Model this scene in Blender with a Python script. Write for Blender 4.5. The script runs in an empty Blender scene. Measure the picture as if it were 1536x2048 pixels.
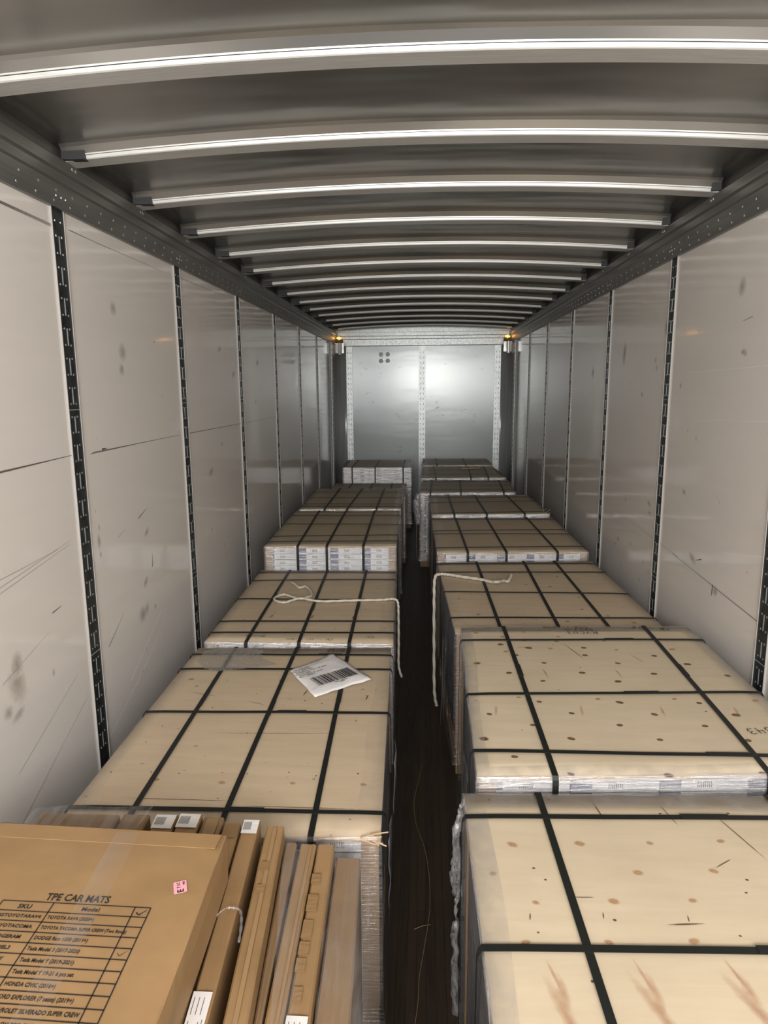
import bpy, bmesh, math, random
from mathutils import Vector, Matrix, noise
random.seed(7)
SC = bpy.context.scene
COL = SC.collection
H = 1.88                       # camera height above the trailer floor

# ------------------------------------------------------------ camera
def set_camera():
    f = 1365.0
    y = Vector((848-768, 775-1024, f)).normalized()
    d0 = Vector((0, 1, 0))
    zd = (d0 - y*d0.dot(y)).normalized()
    x = zd.cross(y)
    c, s = math.cos(.003), math.sin(.003)
    x2 = c*x + s*zd
    up = -(-s*x + c*zd)
    # rows of R are the trailer axes in camera coordinates (right, down, forward)
    right = Vector((x2.x, y.x, up.x)); down = Vector((x2.y, y.y, up.y)); fwd = Vector((x2.z, y.z, up.z))
    cd = bpy.data.cameras.new('camera'); cam = bpy.data.objects.new('camera', cd)
    COL.objects.link(cam)
    M = Matrix((right, -down, -fwd)).transposed().to_4x4()
    M.translation = Vector((.02, 0, H))
    cam.matrix_world = M
    cd.sensor_fit = 'VERTICAL'; cd.sensor_height = 36.0; cd.sensor_width = 27.0
    cd.lens = 36.0*f/2048; cd.clip_start = .02; cd.clip_end = 100
    SC.camera = cam
set_camera()

# ------------------------------------------------------------ light
SC.view_settings.view_transform = 'Standard'; SC.view_settings.look = 'None'
SC.view_settings.gamma = 1; SC.view_settings.use_curve_mapping = False
SC.view_settings.exposure = 0.28
wd = bpy.data.worlds.new('World'); SC.world = wd; wd.use_nodes = True
wd.node_tree.nodes['Background'].inputs[0].default_value = (.80, .86, .92, 1)
wd.node_tree.nodes['Background'].inputs[1].default_value = .05
def area(name, loc, target, sx, sy, power, col):
    l = bpy.data.lights.new(name, 'AREA'); l.shape = 'RECTANGLE'; l.size = sx; l.size_y = sy
    l.energy = power; l.color = col
    o = bpy.data.objects.new(name, l); COL.objects.link(o); o.location = loc
    o.rotation_euler = (Vector(target)-Vector(loc)).to_track_quat('-Z', 'Y').to_euler()
    return o
area('dock_light', (0.15, -1.3, H+.35), (0, 5, H-.55), 1.9, .7, 120, (1, .93, .875))
area('dock_lamp_far', (0, -3.4, H+.50), (0, 9.5, H+.3), 2.4, .9, 46, (.87, .97, .97))
for x_ in (-.93, .93):      # unseen upright lamps, added to mirror as two streaks in the bulkhead
    area('added_streak_lamp', (x_, -3.4, H-.45), (x_, 9.5, H-.45), .16, 1.3, 7, (.88, .97, .98))

# ------------------------------------------------------------ materials
class NT:
    def __init__(s, name):
        s.m = bpy.data.materials.new(name); s.m.use_nodes = True
        s.t = s.m.node_tree; s.n = s.t.nodes; s.l = s.t.links
        s.b = s.n['Principled BSDF']; s.out = s.n['Material Output']
    def node(s, kind, **kw):
        n = s.n.new(kind)
        for k, v in kw.items():
            if k.startswith('i_'): n.inputs[k[2:]].default_value = v
            else: setattr(n, k, v)
        return n
    def link(s, a, b): s.l.new(a, b)
    def coord(s, scale=(1, 1, 1), which='Object', loc=(0, 0, 0)):
        tc = s.node('ShaderNodeTexCoord'); mp = s.node('ShaderNodeMapping')
        mp.inputs['Scale'].default_value = scale; mp.inputs['Location'].default_value = loc
        s.link(tc.outputs[which], mp.inputs[0]); return mp.outputs[0]
    def noise(s, vec, scale=5, detail=4, rough=.55, dist=0):
        n = s.node('ShaderNodeTexNoise'); n.inputs['Scale'].default_value = scale
        n.inputs['Detail'].default_value = detail; n.inputs['Roughness'].default_value = rough
        n.inputs['Distortion'].default_value = dist
        s.link(vec, n.inputs['Vector']); return n.outputs[0]
    def ramp(s, fac, stops):
        r = s.node('ShaderNodeValToRGB'); e = r.color_ramp.elements
        e[0].position, e[0].color = stops[0][0], _c(stops[0][1])
        e[1].position, e[1].color = stops[-1][0], _c(stops[-1][1])
        for p, c in stops[1:-1]:
            k = e.new(p); k.color = _c(c)
        s.link(fac, r.inputs[0]); return r.outputs[0]
    def mix(s, fac, a, b, mode='MIX'):
        m = s.node('ShaderNodeMix', data_type='RGBA', blend_type=mode)
        for v, i in ((fac, 0), (a, 6), (b, 7)):
            if hasattr(v, 'is_output'): s.link(v, m.inputs[i])
            elif i == 0: m.inputs[0].default_value = v
            else: m.inputs[i].default_value = _c(v)
        return m.outputs[2]
    def math(s, op, a, b=0.0, c=None):
        m = s.node('ShaderNodeMath', operation=op)
        for i, v in enumerate((a, b, c)):
            if v is None: continue
            if hasattr(v, 'is_output'): s.link(v, m.inputs[i])
            else: m.inputs[i].default_value = v
        return m.outputs[0]
    def bump(s, h, strength=.3, dist=.01):
        b = s.node('ShaderNodeBump'); b.inputs['Strength'].default_value = strength
        b.inputs['Distance'].default_value = dist
        s.link(h, b.inputs['Height']); s.link(b.outputs[0], s.b.inputs['Normal']); return b.outputs[0]
    def set(s, col=None, rough=None, metal=None, spec=None):
        for k, v in (('Base Color', col), ('Roughness', rough), ('Metallic', metal), ('Specular IOR Level', spec)):
            if v is None: continue
            if hasattr(v, 'is_output'): s.link(v, s.b.inputs[k])
            else: s.b.inputs[k].default_value = _c(v) if k == 'Base Color' else v
        return s.m
def _c(v):
    if isinstance(v, (int, float)): return (v, v, v, 1)
    return tuple(v)+(1,) if len(v) == 3 else tuple(v)
def plain(name, col, rough=.5, metal=0, spec=.5):
    return NT(name).set(col, rough, metal, spec)

M = {}
# roof sheet: rolled metal, wavy
t = NT('roof_sheet'); v = t.coord((.5, 2.2, 1)); nz = t.noise(v, 2.0, 2, .5)
t.bump(nz, .22, .05)
t.set(t.ramp(t.noise(t.coord((.6, 2, 1)), 2, 2), [(.3, (.33, .33, .315)), (.7, (.42, .415, .395))]), .26, .82); M['roof'] = t.m
t = NT('bow_steel'); v = t.coord((.7, 30, 30))
t.set(t.ramp(t.noise(v, 6, 4), [(.3, (.54, .545, .53)), (.7, (.68, .685, .67))]), .42, .35); M['bow'] = t.m
t = NT('rail_metal'); v = t.coord((20, .6, 20))
t.set(t.ramp(t.noise(v, 3, 4), [(.3, (.20, .20, .195)), (.7, (.27, .27, .26))]), .40, .75); M['rail'] = t.m
M['dark_rubber'] = plain('dark_bracket', (.03, .032, .035), .6)
M['rivet'] = plain('rivet_metal', (.66, .67, .66), .3, .9)
M['slot'] = plain('bright_slot', (.40, .43, .44), .4, .4)
t = NT('post_steel'); v = t.coord((12, 12, 12)); n1 = t.noise(v, 2, 5)
t.set(t.ramp(n1, [(.3, (.022, .028, .032)), (.75, (.075, .085, .085))]), .42, .6); M['post'] = t.m
M['white_trim'] = plain('white_trim', (.45, .44, .42), .4)
# white liner with faint scuffs
t = NT('wall_liner'); v = t.coord((1, 1, 1))
big = t.noise(v, .9, 3); streak = t.noise(t.coord((1, .35, 7)), 2.2, 5, .6)
blot = t.noise(t.coord((1, 1.3, 1.6)), 7, 6, .62)
rnd = t.noise(t.coord((1, 1, 1), loc=(3, 8, 1)), 1.7, 2)
mask = t.ramp(t.math('MULTIPLY', t.ramp(blot, [(.66, 0), (.73, 1)]), t.ramp(rnd, [(.52, 0), (.62, 1)])), [(0, 0), (1, .55)])
diag = t.noise(t.coord((1, 22, 22), loc=(0, .4, 0)), 1, 3)
base = t.mix(t.ramp(streak, [(.35, .0), (.75, .14)]), (.80, .765, .725), (.66, .63, .60))
t.set(t.mix(mask, base, (.13, .12, .11)), t.ramp(big, [(.3, .05), (.7, .10)]), 0, .6); M['liner'] = t.m
t.bump(t.noise(t.coord((1, .8, 5)), 1.6, 2), .12, .01)
# front bulkhead sheet
t = NT('bulkhead_sheet'); blot = t.noise(t.coord((1.2, 1, 3.2)), 6, 6, .65)
hi = t.noise(t.coord((1, 1, 1)), 2.2, 2)
mk = t.math('MULTIPLY', t.ramp(blot, [(.60, 0), (.68, 1)]), t.ramp(hi, [(.5, 0), (.6, .7)]))
t.set(t.mix(mk, (.50, .54, .55), (.11, .12, .12)), .22, .12); t.bump(t.noise(t.coord((.9, 1, 3)), 1.5, 2), .07, .02); M['bulk'] = t.m
t = NT('galvanised'); vo = t.node('ShaderNodeTexVoronoi'); vo.inputs['Scale'].default_value = 70
t.link(t.coord((1, 1, 1)), vo.inputs['Vector'])
t.set(t.ramp(vo.outputs['Color'], [(.15, (.42, .45, .45)), (.8, (.60, .63, .62))]), .38, .6); M['galv'] = t.m
t = NT('corner_metal'); t.set(t.ramp(t.noise(t.coord((8, 8, .8)), 2, 4), [(.3, (.50, .52, .52)), (.7, (.68, .70, .70))]), .25, .4); M['corner'] = t.m
M['rivet_bright'] = plain('bright_bolt', (.90, .92, .92), .5, 0)
M['chrome'] = plain('chrome', (.88, .90, .90), .3, .15)
# floor
t = NT('trailer_floor'); br = t.node('ShaderNodeTexBrick'); br.offset = .37
br.inputs['Scale'].default_value = 1; br.inputs['Brick Width'].default_value = 1.6; br.inputs['Row Height'].default_value = .032
br.inputs['Mortar Size'].default_value = .0012
br.inputs['Color1'].default_value = (.060, .040, .028, 1); br.inputs['Color2'].default_value = (.036, .025, .019, 1); br.inputs['Mortar'].default_value = (.008, .006, .005, 1)
mp = t.coord((1, 1, 1)); mp2 = t.node('ShaderNodeMapping'); mp2.inputs['Rotation'].default_value = (0, 0, math.pi/2)
t.link(mp, mp2.inputs[0]); t.link(mp2.outputs[0], br.inputs['Vector'])
g = t.noise(t.coord((30, 2, 1)), 3, 5)
t.set(t.mix(t.ramp(g, [(.35, 0), (.8, .7)]), br.outputs['Color'], (.075, .058, .042)), .5); M['floor'] = t.m
# plywood in three tones
def ply(name, a, b, dirt=0.0, spots=0.0):
    t = NT(name)
    gr = t.noise(t.coord((1.2, 9, 1)), 3.2, 5, .6, .3)
    bl = t.noise(t.coord((1, 1, 1)), 2.6, 4, .6)
    c = t.mix(t.ramp(gr, [(.32, 0), (.72, 1)]), a, b)
    c = t.mix(t.ramp(bl, [(.45, 0), (.75, .35)]), c, tuple(x*.78 for x in b))
    if spots:
        sp = t.noise(t.coord((1, 1, 1), loc=(2, 5, 0)), 34, 2, .4)
        c = t.mix(t.ramp(sp, [(.735, 0), (.77, spots)]), c, (.12, .065, .03))
    if dirt:
        d = t.noise(t.coord((1, 1, 1), loc=(9, 2, 0)), 4.0, 6, .66)
        c = t.mix(t.ramp(d, [(.55, 0), (.72, dirt)]), c, (.20, .15, .10))
    t.set(c, .52, 0, .35)
    t.bump(gr, .06, .004)
    return t.m
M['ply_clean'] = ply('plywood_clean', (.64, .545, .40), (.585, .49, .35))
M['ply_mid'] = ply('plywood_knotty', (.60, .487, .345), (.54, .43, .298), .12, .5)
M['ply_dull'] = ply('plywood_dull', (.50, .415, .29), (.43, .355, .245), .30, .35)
M['ply_edge'] = ply('plywood_edge', (.55, .38, .20), (.42, .28, .15))
# knots: soft edged decals inside the lid mesh
def decal(name, col, ring=None, amt=.9, soft=.35):
    t = NT(name); tc = t.node('ShaderNodeTexCoord')
    vm = t.node('ShaderNodeVectorMath', operation='LENGTH')
    n = t.noise(t.coord((1, 1, 1)), 60, 3)
    t.link(tc.outputs['UV'], vm.inputs[0])
    r = t.math('ADD', vm.outputs['Value'], t.math('MULTIPLY', t.math('SUBTRACT', n, .5), .55))
    a = t.ramp(r, [(max(0, .85-soft), amt), (.88, 0)])
    c = _c(col)
    if ring is not None: c = t.ramp(r, [(.0, ring), (.22, col), (.45, tuple(x*.55 for x in col)), (.7, col)])
    t.set(c, .55)
    tr = t.node('ShaderNodeBsdfTransparent'); mx = t.node('ShaderNodeMixShader')
    t.link(a, mx.inputs[0]); t.link(tr.outputs[0], mx.inputs[1]); t.link(t.b.outputs[0], mx.inputs[2])
    t.link(mx.outputs[0], t.out.inputs[0]); return t.m
M['knot'] = decal('wood_knot', (.20, .10, .045), (.36, .21, .10), .92)
M['knot_pale'] = decal('pale_knot', (.48, .27, .13), None, .75, .6)
M['resin'] = decal('resin_streak', (.52, .26, .14), None, .42, .8)
M['pin'] = decal('pin_mark', (.10, .055, .03), None, .85, .3)
M['smudge'] = decal('dusty_smudge', (.30, .27, .22), None, .40, .8)
M['scuff'] = decal('wall_scuff', (.16, .15, .14), None, .32, .8)
M['scratch'] = plain('scratch_dark', (.14, .12, .10), .7)
M['scratch_soft'] = plain('scratch_soft', (.46, .43, .40), .6)
M['scratch_light'] = plain('scratch_light', (.92, .89, .85), .4)
# black strap
t = NT('black_strap'); t.set((.010, .012, .011), .5, 0, .4); t.bump(t.noise(t.coord((1, 1, 1)), 300, 1), .12, .0008); M['strap'] = t.m
# cardboard
def card(name, a, b, wear=.25):
    t = NT(name); n1 = t.noise(t.coord((1.5, 3, 1.5)), 3, 5, .6)
    n2 = t.noise(t.coord((60, 4, 8)), 2, 2); d = t.noise(t.coord((1, 1, 1), loc=(4, 4, 4)), 2.1, 5, .65)
    c = t.mix(t.ramp(n1, [(.3, 0), (.7, 1)]), a, b)
    c = t.mix(t.ramp(d, [(.52, 0), (.78, wear)]), c, tuple(x*.6 for x in b))
    t.set(c, .62, 0, .3); t.bump(n2, .08, .002); return t.m
M['card'] = card('cardboard', (.37, .235, .115), (.32, .198, .092), .5)
M['card_dark'] = card('cardboard_brown', (.29, .19, .105), (.24, .155, .082), .5)
M['card_pale'] = card('cardboard_pale', (.55, .40, .24), (.48, .34, .19))
t = NT('packing_tape'); t.set((.29, .18, .085), .2, 0, .6); t.bump(t.noise(t.coord((20, 3, 20)), 4, 2), .15, .002); M['tape'] = t.m
t = NT('clear_tape'); t.set((.35, .225, .115), .2, 0, .6); M['clear_tape'] = t.m
# cartons: printed ends, dark sides
t = NT('carton_end'); tc = t.node('ShaderNodeTexCoord'); sx = t.node('ShaderNodeSeparateXYZ'); t.link(tc.outputs['UV'], sx.inputs[0])
fx = t.math('FRACT', sx.outputs[0])
blue = t.math('MULTIPLY', t.math('LESS_THAN', fx, .24), t.math('GREATER_THAN', t.math('FRACT', sx.outputs[1]), .16))
inner = t.math('MULTIPLY', t.math('GREATER_THAN', fx, .42), t.math('LESS_THAN', fx, .60))
bars = t.math('MULTIPLY', inner, t.math('GREATER_THAN', t.math('FRACT', t.math('MULTIPLY', fx, 46)), .5))
fy = t.math('FRACT', sx.outputs[1])
bars = t.math('MULTIPLY', bars, t.math('MULTIPLY', t.math('GREATER_THAN', fy, .25), t.math('LESS_THAN', fy, .7)))
txt = t.math('MULTIPLY', t.math('GREATER_THAN', fx, .64), t.math('GREATER_THAN', t.noise(t.coord((60, 60, 400), 'Object'), 3, 1), .58))
c = t.mix(blue, (.78, .80, .83), (.035, .07, .19)); c = t.mix(bars, c, (.05, .05, .06)); c = t.mix(t.math('MULTIPLY', txt, .5), c, (.25, .3, .4))
t.set(c, .4); M['carton_end'] = t.m
t = NT('carton_side'); n1 = t.noise(t.coord((1, 2, 40)), 2.0, 4); n2 = t.noise(t.coord((1, 3, 6)), 1.4, 2)
t.set(t.mix(t.ramp(n1, [(.35, 0), (.7, .8)]), (.055, .062, .085), (.12, .13, .16)), .45); M['carton_side'] = t.m
M['white_label'] = plain('white_label', (.80, .79, .78), .4)
M['ink'] = plain('black_ink', (.018, .016, .015), .6)
M['ink_soft'] = plain('faded_ink', (.10, .09, .09), .6)
M['pink'] = plain('pink_sticker', (.86, .40, .46), .5)
M['pallet_wood'] = ply('pallet_wood', (.42, .29, .16), (.31, .21, .12), .3)
t = NT('rope_white'); t.set((.58, .54, .46), .7); M['rope'] = t.m
t = NT('mailer_plastic'); t.set((.80, .79, .80), .32); t.bump(t.noise(t.coord((1, 1, 1)), 22, 4, .6, .6), .5, .006); M['mailer'] = t.m
M['grey_paper'] = plain('grey_paper', (.16, .16, .18), .5)
M['wire'] = plain('tan_string', (.30, .24, .13), .5)
# stretch film
def film(name, sc, lo, hi, rough=.16, bump=.8, tint=(.86, .87, .9)):
    t = NT(name); n = t.noise(t.coord(sc), 3, 5, .6, .3)
    a = t.ramp(n, [(.38, lo), (.68, hi)])
    gl = t.node('ShaderNodeBsdfGlossy'); gl.inputs['Roughness'].default_value = rough; gl.inputs['Color'].default_value = (.95, .95, .97, 1)
    df = t.node('ShaderNodeBsdfDiffuse'); df.inputs['Color'].default_value = _c(tint)
    tr = t.node('ShaderNodeBsdfTransparent')
    b = t.node('ShaderNodeBump'); b.inputs['Strength'].default_value = bump; b.inputs['Distance'].default_value = .006
    t.link(n, b.inputs['Height'])
    for s_ in (gl, df): t.link(b.outputs[0], s_.inputs['Normal'])
    m1 = t.node('ShaderNodeMixShader'); m1.inputs[0].default_value = .38
    t.link(gl.outputs[0], m1.inputs[1]); t.link(df.outputs[0], m1.inputs[2])
    m2 = t.node('ShaderNodeMixShader'); t.link(a, m2.inputs[0]); t.link(tr.outputs[0], m2.inputs[1]); t.link(m1.outputs[0], m2.inputs[2])
    t.link(m2.outputs[0], t.out.inputs[0]); return t.m
M['film'] = film('stretch_film', (3, 3, 45), .10, .50)
M['film_heavy'] = film('stretch_film_heavy', (3, 3, 55), .35, .92, .14, 1.0)
M['film_top'] = film('stretch_film_thin', (4, 4, 4), .03, .16, .2, .3)
M['film_v'] = film('stretch_film_hanging', (16, 2, 2), .04, .22, .22, .7)
M['film_lump'] = film('stretch_film_bunched', (50, 50, 12), .05, .75, .12, 1.0)
M['film_band'] = film('stretch_film_band', (6, 4, 6), .12, .38, .25, .3)
M['film_mid'] = film('stretch_film_mid', (3, 3, 60), .12, .72, .14, 1.0)
M['film_white'] = film('silvery_film', (3, 3, 45), .55, 1.0, .2, 1.0, (.9, .9, .92))
M['film_foam'] = film('bubbled_film', (110, 110, 110), .10, .92, .3, 1.0, (.60, .58, .53))
t = NT('amber_lamp'); t.set((.9, .35, .03), .2)
t.b.inputs['Emission Color'].default_value = (1, .42, .06, 1); t.b.inputs['Emission Strength'].default_value = 3; M['amber'] = t.m

# ------------------------------------------------------------ helpers
def bm_new(): return bmesh.new()
def quad_box(bm, lo, hi, mi=0, rot=None, org=None, uv=False):
    x0, y0, z0 = lo; x1, y1, z1 = hi
    P = [Vector(p) for p in ((x0,y0,z0),(x1,y0,z0),(x1,y1,z0),(x0,y1,z0),(x0,y0,z1),(x1,y0,z1),(x1,y1,z1),(x0,y1,z1))]
    if rot is not None: P = [rot @ (p-org)+org for p in P]
    V = [bm.verts.new(p) for p in P]; fs = []
    for f in ((3,2,1,0),(4,5,6,7),(0,1,5,4),(1,2,6,5),(2,3,7,6),(3,0,4,7)):
        fc = bm.faces.new([V[i] for i in f]); fc.material_index = mi; fs.append(fc)
    return fs
def prism(bm, pts, z0, z1, mi=0):
    """closed prism over a polygon of (x,y)"""
    a = [bm.verts.new((p[0], p[1], z0)) for p in pts]; b = [bm.verts.new((p[0], p[1], z1)) for p in pts]
    n = len(pts); F = [bm.faces.new(a[::-1]), bm.faces.new(b)]
    for i in range(n):
        F.append(bm.faces.new((a[i], a[(i+1) % n], b[(i+1) % n], b[i])))
    for f in F: f.material_index = mi
    return F
def solid(bm, t_):
    bmesh.ops.recalc_face_normals(bm, faces=bm.faces); bm.normal_update()
    bmesh.ops.solidify(bm, geom=bm.faces[:], thickness=t_)
def bevel_all(bm, w, seg=2, ang=30):
    es = [e for e in bm.edges if len(e.link_faces) == 2 and e.calc_face_angle(0) > math.radians(ang)]
    bmesh.ops.bevel(bm, geom=es, offset=w, segments=seg, profile=.7, affect='EDGES', clamp_overlap=True)
def obj(name, bm, mats, parent=None, off=(0, 0, 0), smooth=False):
    """one mesh object; world-space bmesh, origin moved to off"""
    me = bpy.data.meshes.new(name)
    if any(off): bmesh.ops.translate(bm, verts=bm.verts, vec=-Vector(off))
    bm.normal_update(); bm.to_mesh(me); bm.free()
    for m in (mats if isinstance(mats, (list, tuple)) else [mats]): me.materials.append(M[m])
    if smooth:
        for p in me.polygons: p.use_smooth = True
    o = bpy.data.objects.new(name, me); COL.objects.link(o)
    if parent is not None: o.parent = parent
    elif any(off): o.location = off
    return o
def thing(name, label, cat, loc, group=None):
    o = bpy.data.objects.new(name, None); COL.objects.link(o); o.location = loc; o.empty_display_size = .1
    o['label'] = label; o['category'] = cat
    if group: o['group'] = group
    return o
def tag(o, label, cat, group=None):
    o['label'] = label; o['category'] = cat
    if group: o['group'] = group
    return o
def struct(name, bm, mats, parent=None, **kw):
    o = obj(name, bm, mats, parent, **kw)
    if parent is None: o['kind'] = 'structure'
    return o
def dome(bm, c, r, axis, mi=0, seg=8, h=.5):
    axis = Vector(axis).normalized(); a = axis.orthogonal().normalized(); b = axis.cross(a); c = Vector(c)
    rings = []
    for k, (rr, hh) in enumerate(((1, 0), (.85, .55), (.45, .9))):
        rings.append([bm.verts.new(c+(a*math.cos(q)+b*math.sin(q))*r*rr+axis*r*h*hh) for q in [2*math.pi*i/seg for i in range(seg)]])
    tp = bm.verts.new(c+axis*r*h)
    for k in range(2):
        for i in range(seg):
            f = bm.faces.new((rings[k][i], rings[k][(i+1) % seg], rings[k+1][(i+1) % seg], rings[k+1][i])); f.material_index = mi
    for i in range(seg):
        f = bm.faces.new((rings[2][i], rings[2][(i+1) % seg], tp)); f.material_index = mi
def tube(bm, pts, r, seg=8, mi=0, twist=0, lobes=0, cap=True):
    pts = [Vector(p) for p in pts]; rings = []; prev = None
    for i, p in enumerate(pts):
        t_ = (pts[min(i+1, len(pts)-1)]-pts[max(i-1, 0)]).normalized()
        a = t_.orthogonal().normalized() if prev is None else (prev-t_*prev.dot(t_)).normalized()
        prev = a; b = t_.cross(a); ring = []
        rr = r[i] if isinstance(r, (list, tuple)) else r
        for k in range(seg):
            q = 2*math.pi*k/seg
            R_ = rr*(1+.28*math.cos(lobes*q+i*twist)) if lobes else rr
            ring.append(bm.verts.new(p+(a*math.cos(q)+b*math.sin(q))*R_))
        rings.append(ring)
    for i in range(len(rings)-1):
        for k in range(seg):
            f = bm.faces.new((rings[i][k], rings[i][(k+1) % seg], rings[i+1][(k+1) % seg], rings[i+1][k])); f.material_index = mi
    if cap:
        bm.faces.new(rings[0][::-1]); bm.faces.new(rings[-1])
def spline(pts, n=8):
    pts = [Vector(p) for p in pts]; out = []
    for i in range(len(pts)-1):
        p0 = pts[max(i-1, 0)]; p1 = pts[i]; p2 = pts[i+1]; p3 = pts[min(i+2, len(pts)-1)]
        for k in range(n):
            s = k/n; out.append(.5*((2*p1)+(p2-p0)*s+(2*p0-5*p1+4*p2-p3)*s*s+(3*p1-p0-3*p2+p3)*s**3))
    out.append(pts[-1]); return out
def ribbon(bm, pts, wv, thick=.0012, mi=0):
    """flat band along pts, wv = half width vector"""
    pts = [Vector(p) for p in pts]; rows = []
    for i, p in enumerate(pts):
        t_ = (pts[min(i+1, len(pts)-1)]-pts[max(i-1, 0)]).normalized()
        w = (wv-t_*wv.dot(t_)); w = w.normalized()*wv.length
        n = t_.cross(w).normalized()*thick
        rows.append([bm.verts.new(p-w-n), bm.verts.new(p+w-n), bm.verts.new(p+w+n), bm.verts.new(p-w+n)])
    for i in range(len(rows)-1):
        for k in range(4):
            f = bm.faces.new((rows[i][k], rows[i][(k+1) % 4], rows[i+1][(k+1) % 4], rows[i+1][k])); f.material_index = mi
    for r_, s in ((rows[0], -1), (rows[-1], 1)):
        f = bm.faces.new(r_[::s]); f.material_index = mi
def decal_quad(bm, c, ax, ay, mi):
    """soft mark: quad with UV -1..1 centred on c with half axes ax, ay"""
    uvl = bm.loops.layers.uv.verify(); c = Vector(c); ax = Vector(ax); ay = Vector(ay)
    V = [bm.verts.new(c+sx*ax+sy*ay) for sx, sy in ((-1, -1), (1, -1), (1, 1), (-1, 1))]
    f = bm.faces.new(V); f.material_index = mi
    for l, uv in zip(f.loops, ((-1, -1), (1, -1), (1, 1), (-1, 1))): l[uvl].uv = uv
    return f
def text_into(bm, s, x, y, size, frame, shear=0, bold=0, mi=0, ext=.0002, align='LEFT', sx=1.0):
    """frame: 4x4 matrix taking flat text coordinates to the world"""
    cu = bpy.data.curves.new('txt', 'FONT'); cu.body = s; cu.size = size; cu.shear = shear; cu.offset = bold
    cu.extrude = ext; cu.align_x = align; cu.resolution_u = 2
    o = bpy.data.objects.new('txt', cu); me = bpy.data.meshes.new_from_object(o)
    bpy.data.objects.remove(o); b2 = bmesh.new(); b2.from_mesh(me); bpy.data.meshes.remove(me)
    mat = frame @ Matrix.Translation((x, y, 0)) @ Matrix.Diagonal((sx, 1, 1, 1))
    vm = {}
    for v_ in b2.verts: vm[v_] = bm.verts.new(mat @ v_.co)
    for f_ in b2.faces:
        try: g_ = bm.faces.new([vm[q] for q in f_.verts]); g_.material_index = mi
        except ValueError: pass
    b2.free(); bpy.data.curves.remove(cu)
STK = {  # single-stroke letters for marker handwriting, on a 0..1 x 0..1.5 cell
 'R': [[(0,0),(.05,1.45),(.7,1.4),(.85,1.05),(.6,.8),(.1,.75)],[(.4,.75),(.9,0)]], 'Y': [[(0,1.4),(.45,.75)],[(.95,1.45),(.3,0)]],
 'C': [[(.85,1.25),(.4,1.45),(.05,.9),(.1,.3),(.5,.02),(.9,.2)]], '0': [[(.45,1.4),(.05,.9),(.15,.15),(.55,.03),(.85,.6),(.75,1.25),(.45,1.4)]],
 '3': [[(.1,1.35),(.6,1.4),(.75,1.1),(.35,.8),(.8,.55),(.6,.08),(.05,.1)]], 'A': [[(0,0),(.45,1.45),(.9,0)],[(.2,.55),(.75,.55)]],
 '5': [[(.85,1.4),(.2,1.4),(.15,.85),(.65,.85),(.8,.4),(.5,.02),(.05,.1)]], '7': [[(.05,1.35),(.85,1.4),(.35,0)]],
 '4': [[(.15,1.4),(.1,.7),(.8,.7)],[(.75,1.4),(.7,0)]], '-': [[(.1,.7),(.8,.72)]], '1': [[(.4,1.4),(.42,0)]],
 'o': [[(.4,.8),(.05,.45),(.35,.02),(.75,.35),(.4,.8)]], 'd': [[(.75,1.45),(.72,0)],[(.72,.6),(.3,.75),(.05,.35),(.3,.02),(.7,.2)]],
 'H': [[(.05,1.4),(.1,0)],[(.8,1.4),(.78,0)],[(.1,.7),(.8,.7)]], 'X': [[(0,1.4),(.9,0)],[(.85,1.4),(.05,0)]],
 '2': [[(.1,1.1),(.4,1.4),(.75,1.1),(.1,.05),(.9,.05)]], '6': [[(.7,1.4),(.15,.8),(.1,.2),(.5,.02),(.8,.4),(.5,.7),(.15,.5)]],
 'S': [[(.8,1.25),(.4,1.42),(.15,1.1),(.7,.55),(.6,.1),(.05,.12)]], 'O': [[(.5,1.6),(-.1,1.0),(.1,-.1),(.8,-.2),(1.3,.7),(1.1,1.4),(.5,1.6)]],
 'N': [[(0,0),(.1,1.2),(.6,.2),(.7,1.3)]]}
def handwrite(bm, s, frame, size, w=.0016, z=.0):
    x = 0
    for ch in s:
        for st in STK.get(ch, []):
            P = [frame @ Vector(((x+a)*size, b*size, z)) for a, b in st]
            up = (frame.to_3x3() @ Vector((0, 0, 1))).normalized()
            for a, b in zip(P[:-1], P[1:]):
                d = (b-a); 
                if d.length < 1e-6: continue
                n = d.cross(up).normalized()*w/2; e = d.normalized()*w*.3
                bm.faces.new([bm.verts.new(q) for q in (a-n-e, b-n+e, b+n+e, a+n-e)])
        x += 1.25
def frame_at(x, y, z, ang=0, tilt=None):
    m = Matrix.Translation((x, y, z)) @ Matrix.Rotation(math.radians(ang), 4, 'Z')
    return m if tilt is None else m @ tilt

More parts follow.
